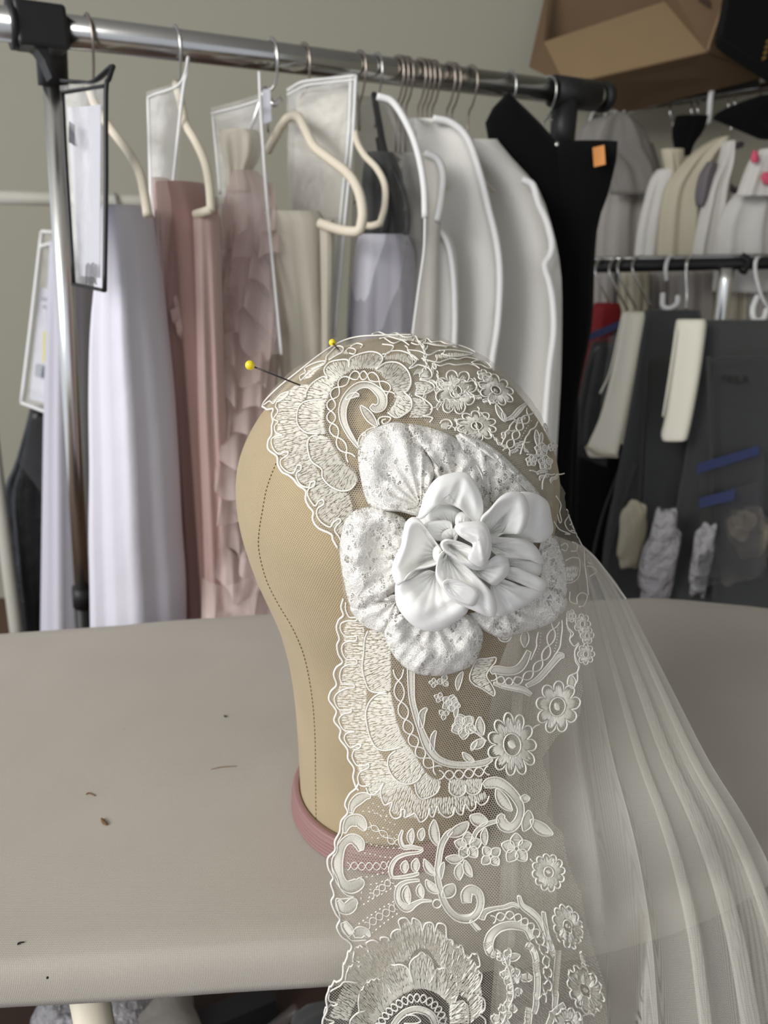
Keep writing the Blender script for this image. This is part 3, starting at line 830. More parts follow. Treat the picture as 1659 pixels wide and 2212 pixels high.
for i, (px, hm) in enumerate([(856, 'bronze'), (866, 'bronze'), (877, 'bronze'), (903, 'bronze'), (913, 'bronze'), (923, 'bronze'), (934, 'bronze'), (966, 'bronze'), (978, 'bronze'), (1014, 'bronze')]):
    P = rail_at(px)
    t = thing('clothes_hanger', ['leftmost bronze hook in the left cluster of three', 'middle bronze hook in the left cluster of three', 'rightmost bronze hook in the left cluster of three', 'leftmost bronze hook in the dense cluster of four', 'second bronze hook from the left in the dense cluster of four', 'third bronze hook from the left in the dense cluster of four', 'rightmost bronze hook in the dense cluster of four', 'left bronze hook of the close pair right of the dense cluster', 'right bronze hook of the close pair right of the dense cluster', 'single bronze hook alone between the pair and the chrome hook'][i], 'hanger', tuple(P),
              ['left cluster of bronze hooks', 'dense cluster of bronze hooks', 'pair of bronze hooks', 'single bronze hook'][0 if i < 3 else 1 if i < 7 else 2 if i < 9 else 3])
    b = MB(); hook_geo(b, P, 0.0017, 0.10); b.build('hook', hm, t)
    b = MB(); c = P + Vector((0, 0, -0.1)); f = -RN
    b.tube([c, c + f * 0.05 + Vector((0, 0, -0.02)), c + f * 0.10 + Vector((0, 0, -0.05))], 0.003, 6); b.tube([c, c - f * 0.05 + Vector((0, 0, -0.02)), c - f * 0.12 + Vector((0, 0, -0.06))], 0.003, 6); b.build('shoulder_arm', 'beige', t)
# --- black garments
hanger(1097, 'chrome hanger hook carrying the pointed black gown', [[(1098, 225, 1.15), (1130, 260, 1.14)]], 0.003, m='black', hm='chrome', drop=0.05)
hanger(1183, 'empty looking chrome hook beside the right rack joint', [[(1180, 250, 1.2), (1196, 262, 1.2)]], 0.002, m='steel', hm='chrome', drop=0.06, lean=-0.004)
t = thing('black_gown', 'black gown rising to a point under the rail, right of the cream bags', 'garment', tuple(at_y(1150, 500, 1.32)), 'garments on the chrome rack')
loft('bodice', [(206, 1090, 1102), (222, 1072, 1122), (250, 1055, 1150), (285, 1046, 1185), (330, 1075, 1215), (400, 1120, 1240), (500, 1150, 1250), (600, 1160, 1250), (800, 1170, 1250), (1100, 1180, 1245), (1350, 1180, 1245)], 1.225, .02, 'blackcloth', t, 5, 0.15, 71)
t = thing('black_bodice', 'black strapless bodice with a bright orange tag', 'garment', tuple(at_y(1260, 450, 1.34)), 'garments on the chrome rack')
loft('bodice', [(306, 1206, 1334), (320, 1204, 1335), (360, 1202, 1328), (430, 1200, 1310), (480, 1200, 1292), (560, 1204, 1284), (700, 1208, 1278), (850, 1208, 1250), (1000, 1206, 1236), (1300, 1200, 1230)], 1.215, .02, 'blackcloth', t, 4, 0.12, 72)
sheet('price_tag', [(1280, 319, 1.066), (1305, 313, 1.066), (1308, 355, 1.078), (1283, 361, 1.078)], 'orange', t, bow=0.001, th=0.001)

# ================================================================ FAR LEFT: WHITE RACK
t = thing('white_rack', 'white painted tube rack standing against the wall on the left', 'rack', tuple(at_d(20, 1300, 1.7)))
ptube('top_rail', [(-90, 424, 1.72), (470, 440, 1.78)], .0150, 'greywhite', t, 16, 3)
ptube('upright', [(-22, 900, 1.62), (8, 1150, 1.68), (42, 1420, 1.75)], .0135, 'greywhite', t, 14, 4)
ptube('rail_clip', [(248, 418, 1.74), (251, 430, 1.735), (249, 446, 1.735)], .004, 'steel', t, 6)
t = thing('garment_pouch', 'clear pouch with thin white binding and printed card at the far left', 'pouch', tuple(at_d(85, 600, 1.42)), 'clear pouches on the hangers')
sheet('front_sheet', [(90, 500, 1.43), (150, 505, 1.43), (140, 900, 1.46), (46, 870, 1.46)], 'vinyl', t)
for e in ([(90, 500, 1.428), (68, 690, 1.44), (46, 870, 1.455)], [(90, 500, 1.428), (150, 504, 1.43)], [(46, 870, 1.455), (100, 890, 1.455), (140, 902, 1.455)], [(88, 532, 1.43), (118, 524, 1.43)]):
    ptube('binding', e, .0036, 'pipe', t, 6)
c = sheet('printed_card', [(86, 620, 1.445), (140, 630, 1.445), (130, 880, 1.46), (64, 862, 1.46)], 'paper', t, bow=0.002)
M['yellowink'] = mat('yellow_print', srgb(214, 206, 130), 0.8)
sheet('yellow_block', [(94, 715, 1.443), (128, 722, 1.443), (124, 790, 1.446), (92, 782, 1.446)], 'yellowink', c, bow=0)
sheet('grey_block', [(78, 785, 1.444), (92, 787, 1.444), (88, 816, 1.447), (75, 812, 1.447)], 'printgrey', c, bow=0)
for k in range(4):
    sheet('grey_block', [(84 + k * 8, 640 + k * 18, 1.4425), (116 + k * 3, 645 + k * 18, 1.4425), (115 + k * 3, 652 + k * 18, 1.4427), (83 + k * 8, 647 + k * 18, 1.4427)], 'printgrey', c, bow=0)
M['blacksatin'] = mat('black_satin', (0.012, 0.013, 0.014), 0.32, bump=(22, 0.5, 0.01))
t = thing('black_dress', 'shiny black dress bag hanging low at the far left edge', 'garment', tuple(at_y(60, 1100, 1.7)))
loft('dress', [(880, 68, 112), (940, 52, 112), (1000, 34, 112), (1060, 10, 112), (1150, 16, 112), (1250, 30, 110), (1340, 44, 108), (1440, 50, 108)], 1.62, .03, 'blacksatin', t, 5, 0.15, 81)
sheet('clear_panel', [(72, 900, 1.60), (104, 900, 1.60), (96, 1075, 1.64), (40, 1000, 1.63)], 'vinylgrey', t)

# ================================================================ RIGHT HAND RACKS
t = thing('garment_rack', 'far chrome rack under the cardboard box, crowded with small bodices', 'rack', tuple(at_d(1500, 210, 2.0)))
ptube('top_rail', [(1290, 246, 2.10), (1760, 170, 1.86)], .0145, 'chrome', t, 16, 3)
ptube('shadow_bar', [(1335, 228, 2.02), (1640, 172, 1.86)], .014, 'black', t, 10, 3)  # black tube put in for the shadow band between box and rail
u = at_d(1730, 175, 1.875)
b = MB(); b.tube([u, Vector((u.x, u.y, 0.03))], .013, 14); b.build('upright', 'chrome', t)
u = at_d(1290, 246, 2.10)
b = MB(); b.tube([u, Vector((u.x, u.y, 0.03))], .013, 14); b.build('upright', 'chrome', t)
t = thing('garment_rack', 'lower black and chrome rack holding the charcoal hanging organisers', 'rack', tuple(at_d(1550, 600, 1.62)))
ptube('top_rail', [(1262, 577, 1.66), (1760, 566, 1.58)], .0125, 'black', t, 16, 3)
ptube('rail_highlight', [(1262, 561, 1.675), (1760, 552, 1.60)], .006, 'chrome', t, 12, 3)
ptube('upright', [(1570, 580, 1.60), (1556, 690, 1.63), (1520, 1000, 1.74)], .0150, 'chromelit', t, 16, 3)
ptube('rail_knob', [(1600, 553, 1.595), (1616, 566, 1.595), (1604, 588, 1.595)], .009, 'black', t, 10)

def small_hanger(label, pts, r, m, name='clothes_hanger', group='hangers on the right hand racks'):
    t = ptube(name, pts, r, m, None, 8); tag(t, label, 'hanger', group); return t
for i, (x, y, lab) in enumerate([(1292, 566, 'leftmost'), (1322, 566, 'second'), (1340, 562, 'third'), (1372, 560, 'fourth')]):
    small_hanger('dark wire hook, %s of the four left of the upright on the lower rail' % lab, [(x + 16, y - 6, 1.69), (x + 2, y - 4, 1.64), (x - 6, y + 18, 1.625), (x + 6, y + 50, 1.63), (x + 34, y + 104, 1.65)], .0026, 'steel')
small_hanger('white plastic hook on the lower rail left of the upright', [(1464, 556, 1.68), (1446, 556, 1.62), (1438, 578, 1.60), (1440, 606, 1.61)], .0040, 'white')
small_hanger('clear hook with straight shank beside the upright on the lower rail', [(1497, 552, 1.66), (1486, 560, 1.60), (1482, 588, 1.60), (1484, 640, 1.61), (1482, 668, 1.61)], .0034, 'steel')
small_hanger('pale hook on the lower rail right of the chrome upright', [(1650, 556, 1.64), (1634, 560, 1.58), (1632, 590, 1.58), (1645, 640, 1.59), (1662, 670, 1.6)], .0038, 'white')
small_hanger('big white plastic hook on the far upper rail', [(1556, 190, 2.0), (1545, 186, 1.93), (1536, 204, 1.90), (1533, 240, 1.91), (1530, 268, 1.93)], .0070, 'white')
M['mauve'] = mat('mauve_plastic', srgb(96, 88, 92), 0.5)
small_hanger('mauve plastic hanger loop among the small bodices', [(1602, 312, 1.9), (1578, 322, 1.88), (1562, 352, 1.88), (1566, 388, 1.88), (1585, 410, 1.89), (1612, 414, 1.9)], .0075, 'mauve')
for i, (x, y) in enumerate([(1452, 226), (1498, 222), (1512, 220), (1578, 210), (1592, 206), (1622, 200), (1648, 194)]):
    small_hanger('thin steel hook on the far upper rail, %s from the left of seven' % ['first', 'second', 'third', 'fourth', 'fifth', 'sixth', 'seventh'][i], [(x + 7, y + 2, 2.02), (x, y - 3, 1.95), (x - 5, y + 14, 1.94), (x + 2, y + 42, 1.95), (x + 1, y + 74, 1.96)], .0026, 'steel', group='thin hooks on the far upper rail')
for i, x in enumerate((1288, 1316, 1334, 1354)):
    small_hanger('pale wire hook at the far rail left end, %s of four' % ['leftmost', 'second', 'third', 'rightmost'][i], [(x + 10, 238, 2.06), (x, 232, 2.0), (x - 10, 250, 1.98), (x - 22, 285, 1.97), (x - 30, 312, 1.98)], .0028, 'white', group='pale hooks at the left end of the far rail')

def gar(name, label, rows, Y, hd, m, folds=6, amp=0.18, seed=0):
    o = loft(name, rows, Y, hd, m, None, folds + 1, amp * 1.7, seed); tag(o, label, 'garment', 'garments on the right hand racks'); return o
M['gsheer'] = mat('grey_sheer', srgb(150, 146, 140), 0.5, bump=(20, 0.5, 0.01), alpha=0.75, trans=0.2)
M['gcloth'] = mat('grey_cloth', srgb(158, 153, 146), 0.7, bump=(20, 0.4, 0.01))
M['creamcloth'] = mat('cream_cloth', srgb(190, 182, 160), 0.7, bump=(20, 0.4, 0.01))
M['wcloth'] = mat('white_bodice_cloth', srgb(208, 205, 198), 0.65, bump=(26, 0.5, 0.01), var=0.05, varscale=12)
gar('sheer_cover', 'grey sheer cover slanting down from the right rack joint', [(246, 1318, 1350), (262, 1270, 1376), (290, 1245, 1396), (318, 1236, 1406), (360, 1300, 1420), (420, 1320, 1430)], 2.05, .03, 'gsheer', 5, 0.15, 91)
gar('grey_coat', 'taupe grey dress nearest the black bodice on the far rack', [(310, 1318, 1410), (360, 1306, 1425), (430, 1300, 1432), (500, 1290, 1436), (620, 1284, 1440)], 2.14, .04, 'gcloth', 6, 0.2, 92)
gar('grey_vest', 'pale grey vest with an open collar behind the cream bodice', [(366, 1420, 1462), (390, 1404, 1474), (430, 1392, 1470), (500, 1376, 1466), (600, 1366, 1460)], 2.0, .035, 'wcloth', 5, 0.2, 93)
gar('cream_collar', 'stand up cream collar poking above the pale vest', [(322, 1428, 1478), (345, 1432, 1476), (375, 1440, 1470), (396, 1446, 1466)], 1.98, .02, 'creamcloth', 3, 0.1, 94)
gar('cream_bodice', 'cream sleeveless bodice with a wide armhole on the far rack', [(298, 1546, 1572), (320, 1510, 1562), (350, 1478, 1545), (400, 1440, 1536), (450, 1428, 1530), (520, 1422, 1528), (620, 1416, 1524)], 1.92, .035, 'creamcloth', 6, 0.18, 95)
gar('white_bodice', 'white narrow bodice right of the cream armhole', [(306, 1560, 1584), (350, 1552, 1582), (400, 1528, 1574), (460, 1512, 1570), (540, 1496, 1560), (620, 1490, 1552)], 1.88, .03, 'wcloth', 5, 0.2, 96)
gar('dark_lining', 'dark armhole lining between the cream and white bodices', [(350, 1528, 1546), (380, 1510, 1546), (420, 1502, 1538), (445, 1504, 1520)], 1.875, .012, 'mauve', 3, 0.1, 97)
gar('lace_gown', 'white lace skirt filling the right edge above the lower rail', [(418, 1590, 1700), (450, 1566, 1710), (500, 1550, 1710), (560, 1546, 1710), (630, 1540, 1710)], 1.80, .04, 'wcloth', 7, 0.2, 98)
t = gar('floral_cover', 'sheer white cover with a splash of pink at the right edge', [(322, 1644, 1700), (350, 1620, 1706), (400, 1600, 1706), (424, 1592, 1706)], 1.74, .03, 'wcloth', 5, 0.2, 99)
M['hotpink'] = mat('pink_print', srgb(206, 84, 108), 0.7, var=0.3, varscale=60)
loft('pink_print', [(326, 1626, 1636), (345, 1622, 1640), (352, 1626, 1634)], 1.705, .006, 'hotpink', t, 3, 0.1, 1, 16, 8)
loft('pink_print', [(372, 1648, 1668), (384, 1644, 1674), (398, 1650, 1670)], 1.705, .006, 'hotpink', t, 3, 0.1, 2, 16, 8)
gar('black_padding', 'black padded hangers bunched under the far rail at right', [(206, 1640, 1700), (222, 1596, 1710), (240, 1556, 1712), (256, 1540, 1712), (266, 1560, 1700), (300, 1640, 1705)], 1.98, .02, 'blackcloth', 4, 0.12, 101)
gar('black_strip', 'black cloth strip hanging between vest and cream bodice', [(250, 1460, 1530), (280, 1452, 1520), (310, 1455, 1500), (336, 1462, 1490)], 2.08, .02, 'blackcloth', 4, 0.12, 102)
for k, (xa, xb, mm, yy) in enumerate([(1284, 1345, 'gcloth', 1.90), (1338, 1400, 'creamcloth', 1.88), (1392, 1450, 'gcloth', 1.92), (1446, 1545, 'gcloth', 1.86), (1560, 1620, 'creamcloth', 1.84), (1612, 1710, 'gcloth', 1.82)]):
    gar('folded_skirt', ['taupe skirt panel seen under the lower rail, leftmost', 'beige skirt panel under the lower rail behind the thin hooks', 'grey skirt panel under the lower rail behind the cream roll', 'grey skirt panel left of the chrome upright under the rail', 'beige skirt panel just right of the chrome upright', 'grey skirt panel at the right edge under the lower rail'][k],
        [(585, xa, xb), (620, xa - 2, xb), (680, xa - 4, xb - 2), (760, xa - 8, xb - 8)], yy, .03, mm, 5, 0.25, 110 + k)
# hanging organisers
def org(label, rows, d0, d1, th, seed):
    t = thing('hanging_organiser', label, 'organiser', tuple(at_d(rows[0][2], rows[0][0], d0)), 'charcoal hanging organisers')
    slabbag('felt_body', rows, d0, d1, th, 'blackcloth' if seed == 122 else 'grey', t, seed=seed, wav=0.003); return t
t = org('charcoal felt hanging organiser behind the first cream roll', [(670, 1392, 1512), (690, 1390, 1516), (800, 1374, 1508), (990, 1340, 1490), (1140, 1312, 1474), (1320, 1286, 1452)], 1.47, 1.50, .012, 120)
for e in ([(1400, 780, 1.455), (1388, 960, 1.46), (1382, 1100, 1.465), (1378, 1300, 1.47)], [(1372, 1000, 1.452), (1322, 1180, 1.46), (1296, 1310, 1.465)]):
    ptube('pocket_seam', e, .0030, 'grey', t, 6)
sheet('clear_pocket', [(1402, 770, 1.45), (1500, 775, 1.44), (1460, 1300, 1.45), (1382, 1300, 1.465)], 'vinylgrey', t)
t = org('charcoal felt hanging organiser with clear pockets at the right edge', [(692, 1518, 1700), (712, 1514, 1706), (850, 1498, 1706), (1000, 1478, 1706), (1150, 1452, 1706), (1330, 1424, 1706)], 1.36, 1.40, .012, 121)
ptube('pocket_seam', [(1530, 770, 1.345), (1536, 960, 1.35), (1542, 1130, 1.355), (1544, 1320, 1.36)], .0042, 'grey', t, 8)
sheet('clear_pocket', [(1536, 775, 1.335), (1720, 772, 1.32), (1720, 1310, 1.34), (1546, 1310, 1.35)], 'vinylgrey', t)
ptube('pocket_seam', [(1536, 776, 1.338), (1600, 772, 1.335), (1720, 770, 1.32)], .0022, 'grey', t, 6)
# faint marker lettering on the pocket
cu = bpy.data.curves.new('pocket_lettering', 'FONT'); cu.body = 'FRILA'; cu.size = 0.0195; cu.extrude = 0.0002
tmp = bpy.data.objects.new('tmp_text', cu); COL.objects.link(tmp)
dg = bpy.context.evaluated_depsgraph_get(); me = bpy.data.meshes.new_from_object(tmp.evaluated_get(dg)); bpy.data.objects.remove(tmp)
me.materials.clear(); me.materials.append(mat('marker', srgb(36, 36, 34), 0.9))
lo_ = bpy.data.objects.new('pocket_lettering', me); COL.objects.link(lo_)
p0, p1, p2 = at_d(1558, 828, 1.330), at_d(1620, 828, 1.328), at_d(1558, 800, 1.330)
ex = (p1 - p0).normalized(); ez = ex.cross((p2 - p0)).normalized(); ey = ez.cross(ex)
lo_.matrix_world = Matrix.Translation(p0) @ Matrix((ex, ey, ez)).transposed().to_4x4()
lo_.parent = t; lo_.matrix_parent_inverse = Matrix.Translation(t.location).inverted()

def roll(label, rows, d0, d1, th, seed):
    t = thing('cream_roll', label, 'roll', tuple(at_d(rows[0][1], rows[0][0], d0)), 'cream board rolls')
    slabbag('rolled_sheet', rows, d0, d1, th, 'creamroll', t, seed=seed, wav=0.0); return t
t = roll('cream rolled interfacing hanging at a slant, left of two', [(674, 1346, 1392), (690, 1344, 1392), (800, 1322, 1372), (900, 1296, 1352), (965, 1268, 1338), (984, 1270, 1334)], 1.42, 1.44, .016, 130)
ptube('paper_edge', [(1345, 676, 1.415), (1318, 800, 1.415), (1296, 850, 1.415)], .0016, 'creamroll', t, 6)
ptube('rolled_rim', [(1266, 966, 1.418), (1295, 982, 1.40), (1334, 986, 1.405)], .0035, 'creamcloth', t, 8)
t = roll('cream rolled interfacing hanging upright, right of two', [(690, 1462, 1524), (706, 1458, 1526), (800, 1448, 1514), (900, 1436, 1496), (935, 1428, 1488), (950, 1430, 1484)], 1.34, 1.36, .014, 131)
ptube('paper_edge', [(1460, 712, 1.335), (1446, 810, 1.335), (1432, 900, 1.335)], .0016, 'creamroll', t, 6)
o = loft('red_cloth', [(655, 1284, 1338), (680, 1278, 1342), (760, 1262, 1330), (900, 1240, 1320), (1010, 1246, 1318)], 1.70, .02, 'red', None, 4, 0.15, 141); tag(o, 'dark red cloth peeping out behind the first cream roll', 'cloth')
t = thing('zip_bag', 'clear zip bag with a blue strip left of the first cream roll', 'plastic bag', tuple(at_d(1300, 720, 1.5)), 'zip bags')
sheet('bag_film', [(1276, 712, 1.52), (1345, 694, 1.50), (1310, 1010, 1.52), (1236, 980, 1.54)], 'vinylgrey', t, bow=0.012)
sheet('zip_strip', [(1272, 722, 1.515), (1342, 690, 1.495), (1340, 708, 1.495), (1268, 738, 1.515)], 'blue', t, bow=0.002)
o = loft('dark_bundle', [(740, 1280, 1330), (800, 1262, 1326), (900, 1245, 1310), (960, 1244, 1300), (1010, 1256, 1290)], 1.62, .02, 'blacksatin', None, 5, 0.2, 142); tag(o, 'dark glossy bundle inside the clear zip bag', 'cloth')
t = org('dark organiser farthest left, its shade put into black cloth, behind the cap', [(960, 1250, 1345), (1050, 1240, 1340), (1150, 1226, 1325), (1250, 1214, 1312), (1340, 1204, 1304)], 1.60, 1.63, .012, 122)  # black cloth as dark backdrop: the void's shade is put into its colour
for e in ([(1340, 1010, 1.575), (1300, 1120, 1.58), (1270, 1250, 1.585)], [(1322, 1090, 1.575), (1306, 1180, 1.58), (1300, 1300, 1.585)]):
    ptube('pocket_seam', e, .0026, 'grey', t, 6)
ptube('hanging_strap', [(1318, 970, 1.61), (1326, 780, 1.64), (1332, 574, 1.662)], .003, 'grey', t, 6)
small_hanger('white plastic hook end above the first organiser', [(1432, 634, 1.50), (1432, 660, 1.495), (1446, 666, 1.49), (1462, 656, 1.49), (1464, 640, 1.495)], .0050, 'white')
small_hanger('white plastic hook end above the right organiser', [(1636, 640, 1.42), (1626, 668, 1.41), (1630, 690, 1.41), (1648, 690, 1.41), (1656, 668, 1.415)], .0052, 'white')
# crumpled packed things
def crumple(name, label, cat, pts, m, seed, amp=0.22, group=None):
    """lumpy packet: (px, py, depth, half width px, half height px)"""
    rnd = random.Random(seed)
    x, y, d, hw, hh = pts
    c = at_d(x, y, d); k = d / F
    b = MB(); b.sphere((0, 0, 0), 1.0, 36, 24)
    for i, v in enumerate(b.v):
        f = 1 + amp * (math.sin(3.1 * v.x + 4 * v.z + seed) * 0.5 + 0.5 * math.sin(7 * v.z - 5 * v.x + 2 * seed) + 0.35 * math.sin(13 * v.x + 9 * v.y + seed))
        s = (abs(v.x) ** 1.0, 0)
        b.v[i] = c + Vector((math.copysign(abs(v.x) ** 0.7, v.x) * hw * k * f, v.y * min(hw, hh) * k * 0.5 * f, math.copysign(abs(v.z) ** 0.7, v.z) * hh * k * f))
    o = b.build(name, m); tag(o, label, cat, group); return o
M['silver'] = mat('silver_film', srgb(168, 166, 168), 0.25, bump=(45, 1.0, 0.02), var=0.25, varscale=20)
M['taupe'] = mat('taupe_packet', srgb(150, 142, 128), 0.4, bump=(35, 1.0, 0.02), var=0.25, varscale=16)
crumple('beige_bundle', 'folded beige cloth bundle low between the organisers', 'cloth', (1364, 1160, 1.41, 28, 78), 'creamcloth', 3, 0.12)
crumple('silver_packet', 'crumpled silvery plastic packet between the two organisers', 'packet', (1424, 1215, 1.34, 34, 120), 'silver', 5, 0.2)
crumple('taupe_packet', 'large crumpled taupe packet in the right clear pocket', 'packet', (1605, 1200, 1.37, 56, 110), 'taupe', 7, 0.14)
crumple('clear_packet', 'clear crumpled packet with bright creases left of the pocket seam', 'packet', (1515, 1215, 1.34, 22, 85), 'silver', 9, 0.2)
t = thing('zip_bag', 'clear zip bag with blue strip upright in the right clear pocket', 'plastic bag', tuple(at_d(1580, 1000, 1.33)), 'zip bags')
sheet('bag_film', [(1512, 1010, 1.335), (1650, 975, 1.325), (1650, 1250, 1.33), (1500, 1270, 1.34)], 'vinylgrey', t, bow=0.008)
sheet('zip_strip', [(1506, 1002, 1.325), (1640, 962, 1.318), (1640, 982, 1.318), (1504, 1024, 1.325)], 'blue', t, bow=0.001)
t = thing('zip_bag', 'smaller clear zip bag with a short blue strip below the long one', 'plastic bag', tuple(at_d(1560, 1080, 1.32)), 'zip bags')
sheet('bag_film', [(1512, 1075, 1.322), (1640, 1040, 1.315), (1640, 1240, 1.32), (1508, 1250, 1.325)], 'vinylgrey', t, bow=0.008)
sheet('zip_strip', [(1510, 1076, 1.318), (1588, 1056, 1.312), (1586, 1080, 1.312), (1510, 1098, 1.318)], 'blue', t, bow=0.001)
o = loft('white_tube', [(962, 1642, 1690), (1000, 1640, 1700), (1200, 1646, 1706), (1226, 1654, 1700)], 1.42, .02, 'creamroll', None, 3, 0.03, 150); tag(o, 'white paper tube cut off by the right picture edge', 'tube')

# ================================================================ BOXES ON TOP
t = thing('cardboard_box', 'open brown cardboard box with folded flaps on top of the far rack', 'box', tuple(at_d(1400, 120, 1.95)))
A_, B_, C_, D_ = (1175, 92, 1.93), (1437, 4, 1.84), (1527, 112, 1.74), (1220, 183, 1.84)
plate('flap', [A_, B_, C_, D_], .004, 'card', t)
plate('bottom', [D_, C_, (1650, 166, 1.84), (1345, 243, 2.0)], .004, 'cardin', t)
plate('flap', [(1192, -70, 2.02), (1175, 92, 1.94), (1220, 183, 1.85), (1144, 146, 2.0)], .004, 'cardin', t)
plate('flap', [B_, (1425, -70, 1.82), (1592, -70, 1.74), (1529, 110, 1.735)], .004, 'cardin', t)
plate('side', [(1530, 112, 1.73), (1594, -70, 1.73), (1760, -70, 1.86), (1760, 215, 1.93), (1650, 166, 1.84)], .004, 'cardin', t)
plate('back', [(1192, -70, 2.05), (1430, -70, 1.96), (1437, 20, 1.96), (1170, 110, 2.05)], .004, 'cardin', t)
ptube('flap_edge', [(1529, 108, 1.73), (1552, 40, 1.725), (1590, -68, 1.72)], .0035, 'card', t, 6)
plate('printed_mark', [(1505, -20, 1.752), (1532, 0, 1.74), (1534, 18, 1.738), (1508, 0, 1.75)], .001, 'brown', t)
t = thing('black_box', 'black box with gold lettering leaning in front of the cardboard box', 'box', tuple(at_d(1640, 60, 1.66)))
plate('lid', [(1580, -70, 1.68), (1556, 62, 1.67), (1553, 82, 1.67), (1556, 93, 1.67), (1566, 102, 1.67), (1655, 162, 1.69), (1780, 240, 1.72), (1780, -70, 1.72)], .03, 'blackcloth', t)
M['gold'] = mat('gold_print', srgb(120, 96, 40), 0.5)
for k in range(4):
    plate('gold_print', [(1655 - k * 3, 88 + k * 12, 1.668), (1664 - k * 3, 84 + k * 12, 1.669), (1664 - k * 3, 90 + k * 12, 1.669), (1655 - k * 3, 95 + k * 12, 1.668)], .0006, 'gold', t)

# ================================================================ UNDER THE BOARD
t = thing('low_shelf', 'dark brown low shelf under the pressing board', 'shelf', (-0.1, 0.6, 0.0))
b = MB(); b.box((-0.15, 0.62, 0.45), (0.55, 0.24, 0.012)); b.build('shelf_board', 'brown', t, False)
for x in (-0.66, 0.36):
    for y in (0.42, 0.82):
        b = MB(); b.box((x, y, 0.2195), (0.015, 0.015, 0.2185)); b.build('leg', 'brown', t, False)
def lying(name, label, cat, px, py, Z, h, m, seed, amp=0.25):
    p = at_z(px, py, Z); rnd = random.Random(seed)
    b = MB(); b.sphere((0, 0, 0), 1.0, 30, 20)
    for i, v in enumerate(b.v):
        f = 1 + amp * (math.sin(4 * v.x + 3 * v.y + seed) * 0.5 + 0.4 * math.sin(9 * v.y - 6 * v.x + seed))
        b.v[i] = p + Vector((v.x * h[0] * f, v.y * h[1] * f, v.z * h[2] * f))
    mz = min(v.z for v in b.v) - 0.4625
    for v in b.v: v.z -= mz
    tag(b.build(name, m), label, cat)
lying('plastic_bundle', 'crumpled white plastic bundle on the low shelf beside the cream leg', 'bundle', 195, 2250, .49, (.06, .05, .035), 'silver', 3)
lying('grey_bundle', 'folded grey cloth on the low shelf under the board front', 'cloth', 320, 2250, .49, (.05, .06, .03), 'gcloth', 5, 0.12)
b = MB(); b.box((at_z(470, 2225, .47).x, at_z(470, 2225, .47).y, 0.4775), (0.06, 0.012, 0.015), Matrix.Rotation(0.45, 3, 'Z')); tag(b.build('black_ruler', 'black', None, False), 'black bar lying slantwise on the low shelf', 'bar')
lying('dark_bundle', 'dark grey bundle at the right end of the low shelf', 'bundle', 800, 2290, .49, (.09, .06, .03), 'grey', 9, 0.15)
b = MB(); b.tube([at_z(540, 2260, .49), at_z(640, 2180, .49)], .006, 10); tag(b.build('clear_rod', 'vinyl'), 'clear plastic rod on the low shelf behind the lace', 'rod')

# ================================================================ EMBROIDERED LACE
lace = thing('lace_veil', 'ivory corded lace cap with a long lappet hanging over the board edge', 'veil', (HC[0], HC[1], ZE))
RL = random.Random(42)
T1, T2, T3, T4, T5, T6, T7 = (560, 720, 5.0), (880, 700, 5.0), (1060, 900, 4.02), (690, 1280, 5.0), (960, 1320, 5.0), (690, 1660, 5.0), (960, 1640, 5.0)
T8 = (680, 1900, 2.592)
def tp(T, pts):
    return [(T[0] + p[0] / T[2], T[1] + p[1] / T[2]) + tuple(q / T[2] for q in p[2:]) for p in pts]
_cache = {}
def LP(x, y, lift):
    k = (round(x * 4), round(y * 4))
    if k not in _cache: _cache[k] = on_lace(x, y, 0.0)
    p, n = _cache[k]
    return p + n * lift, n

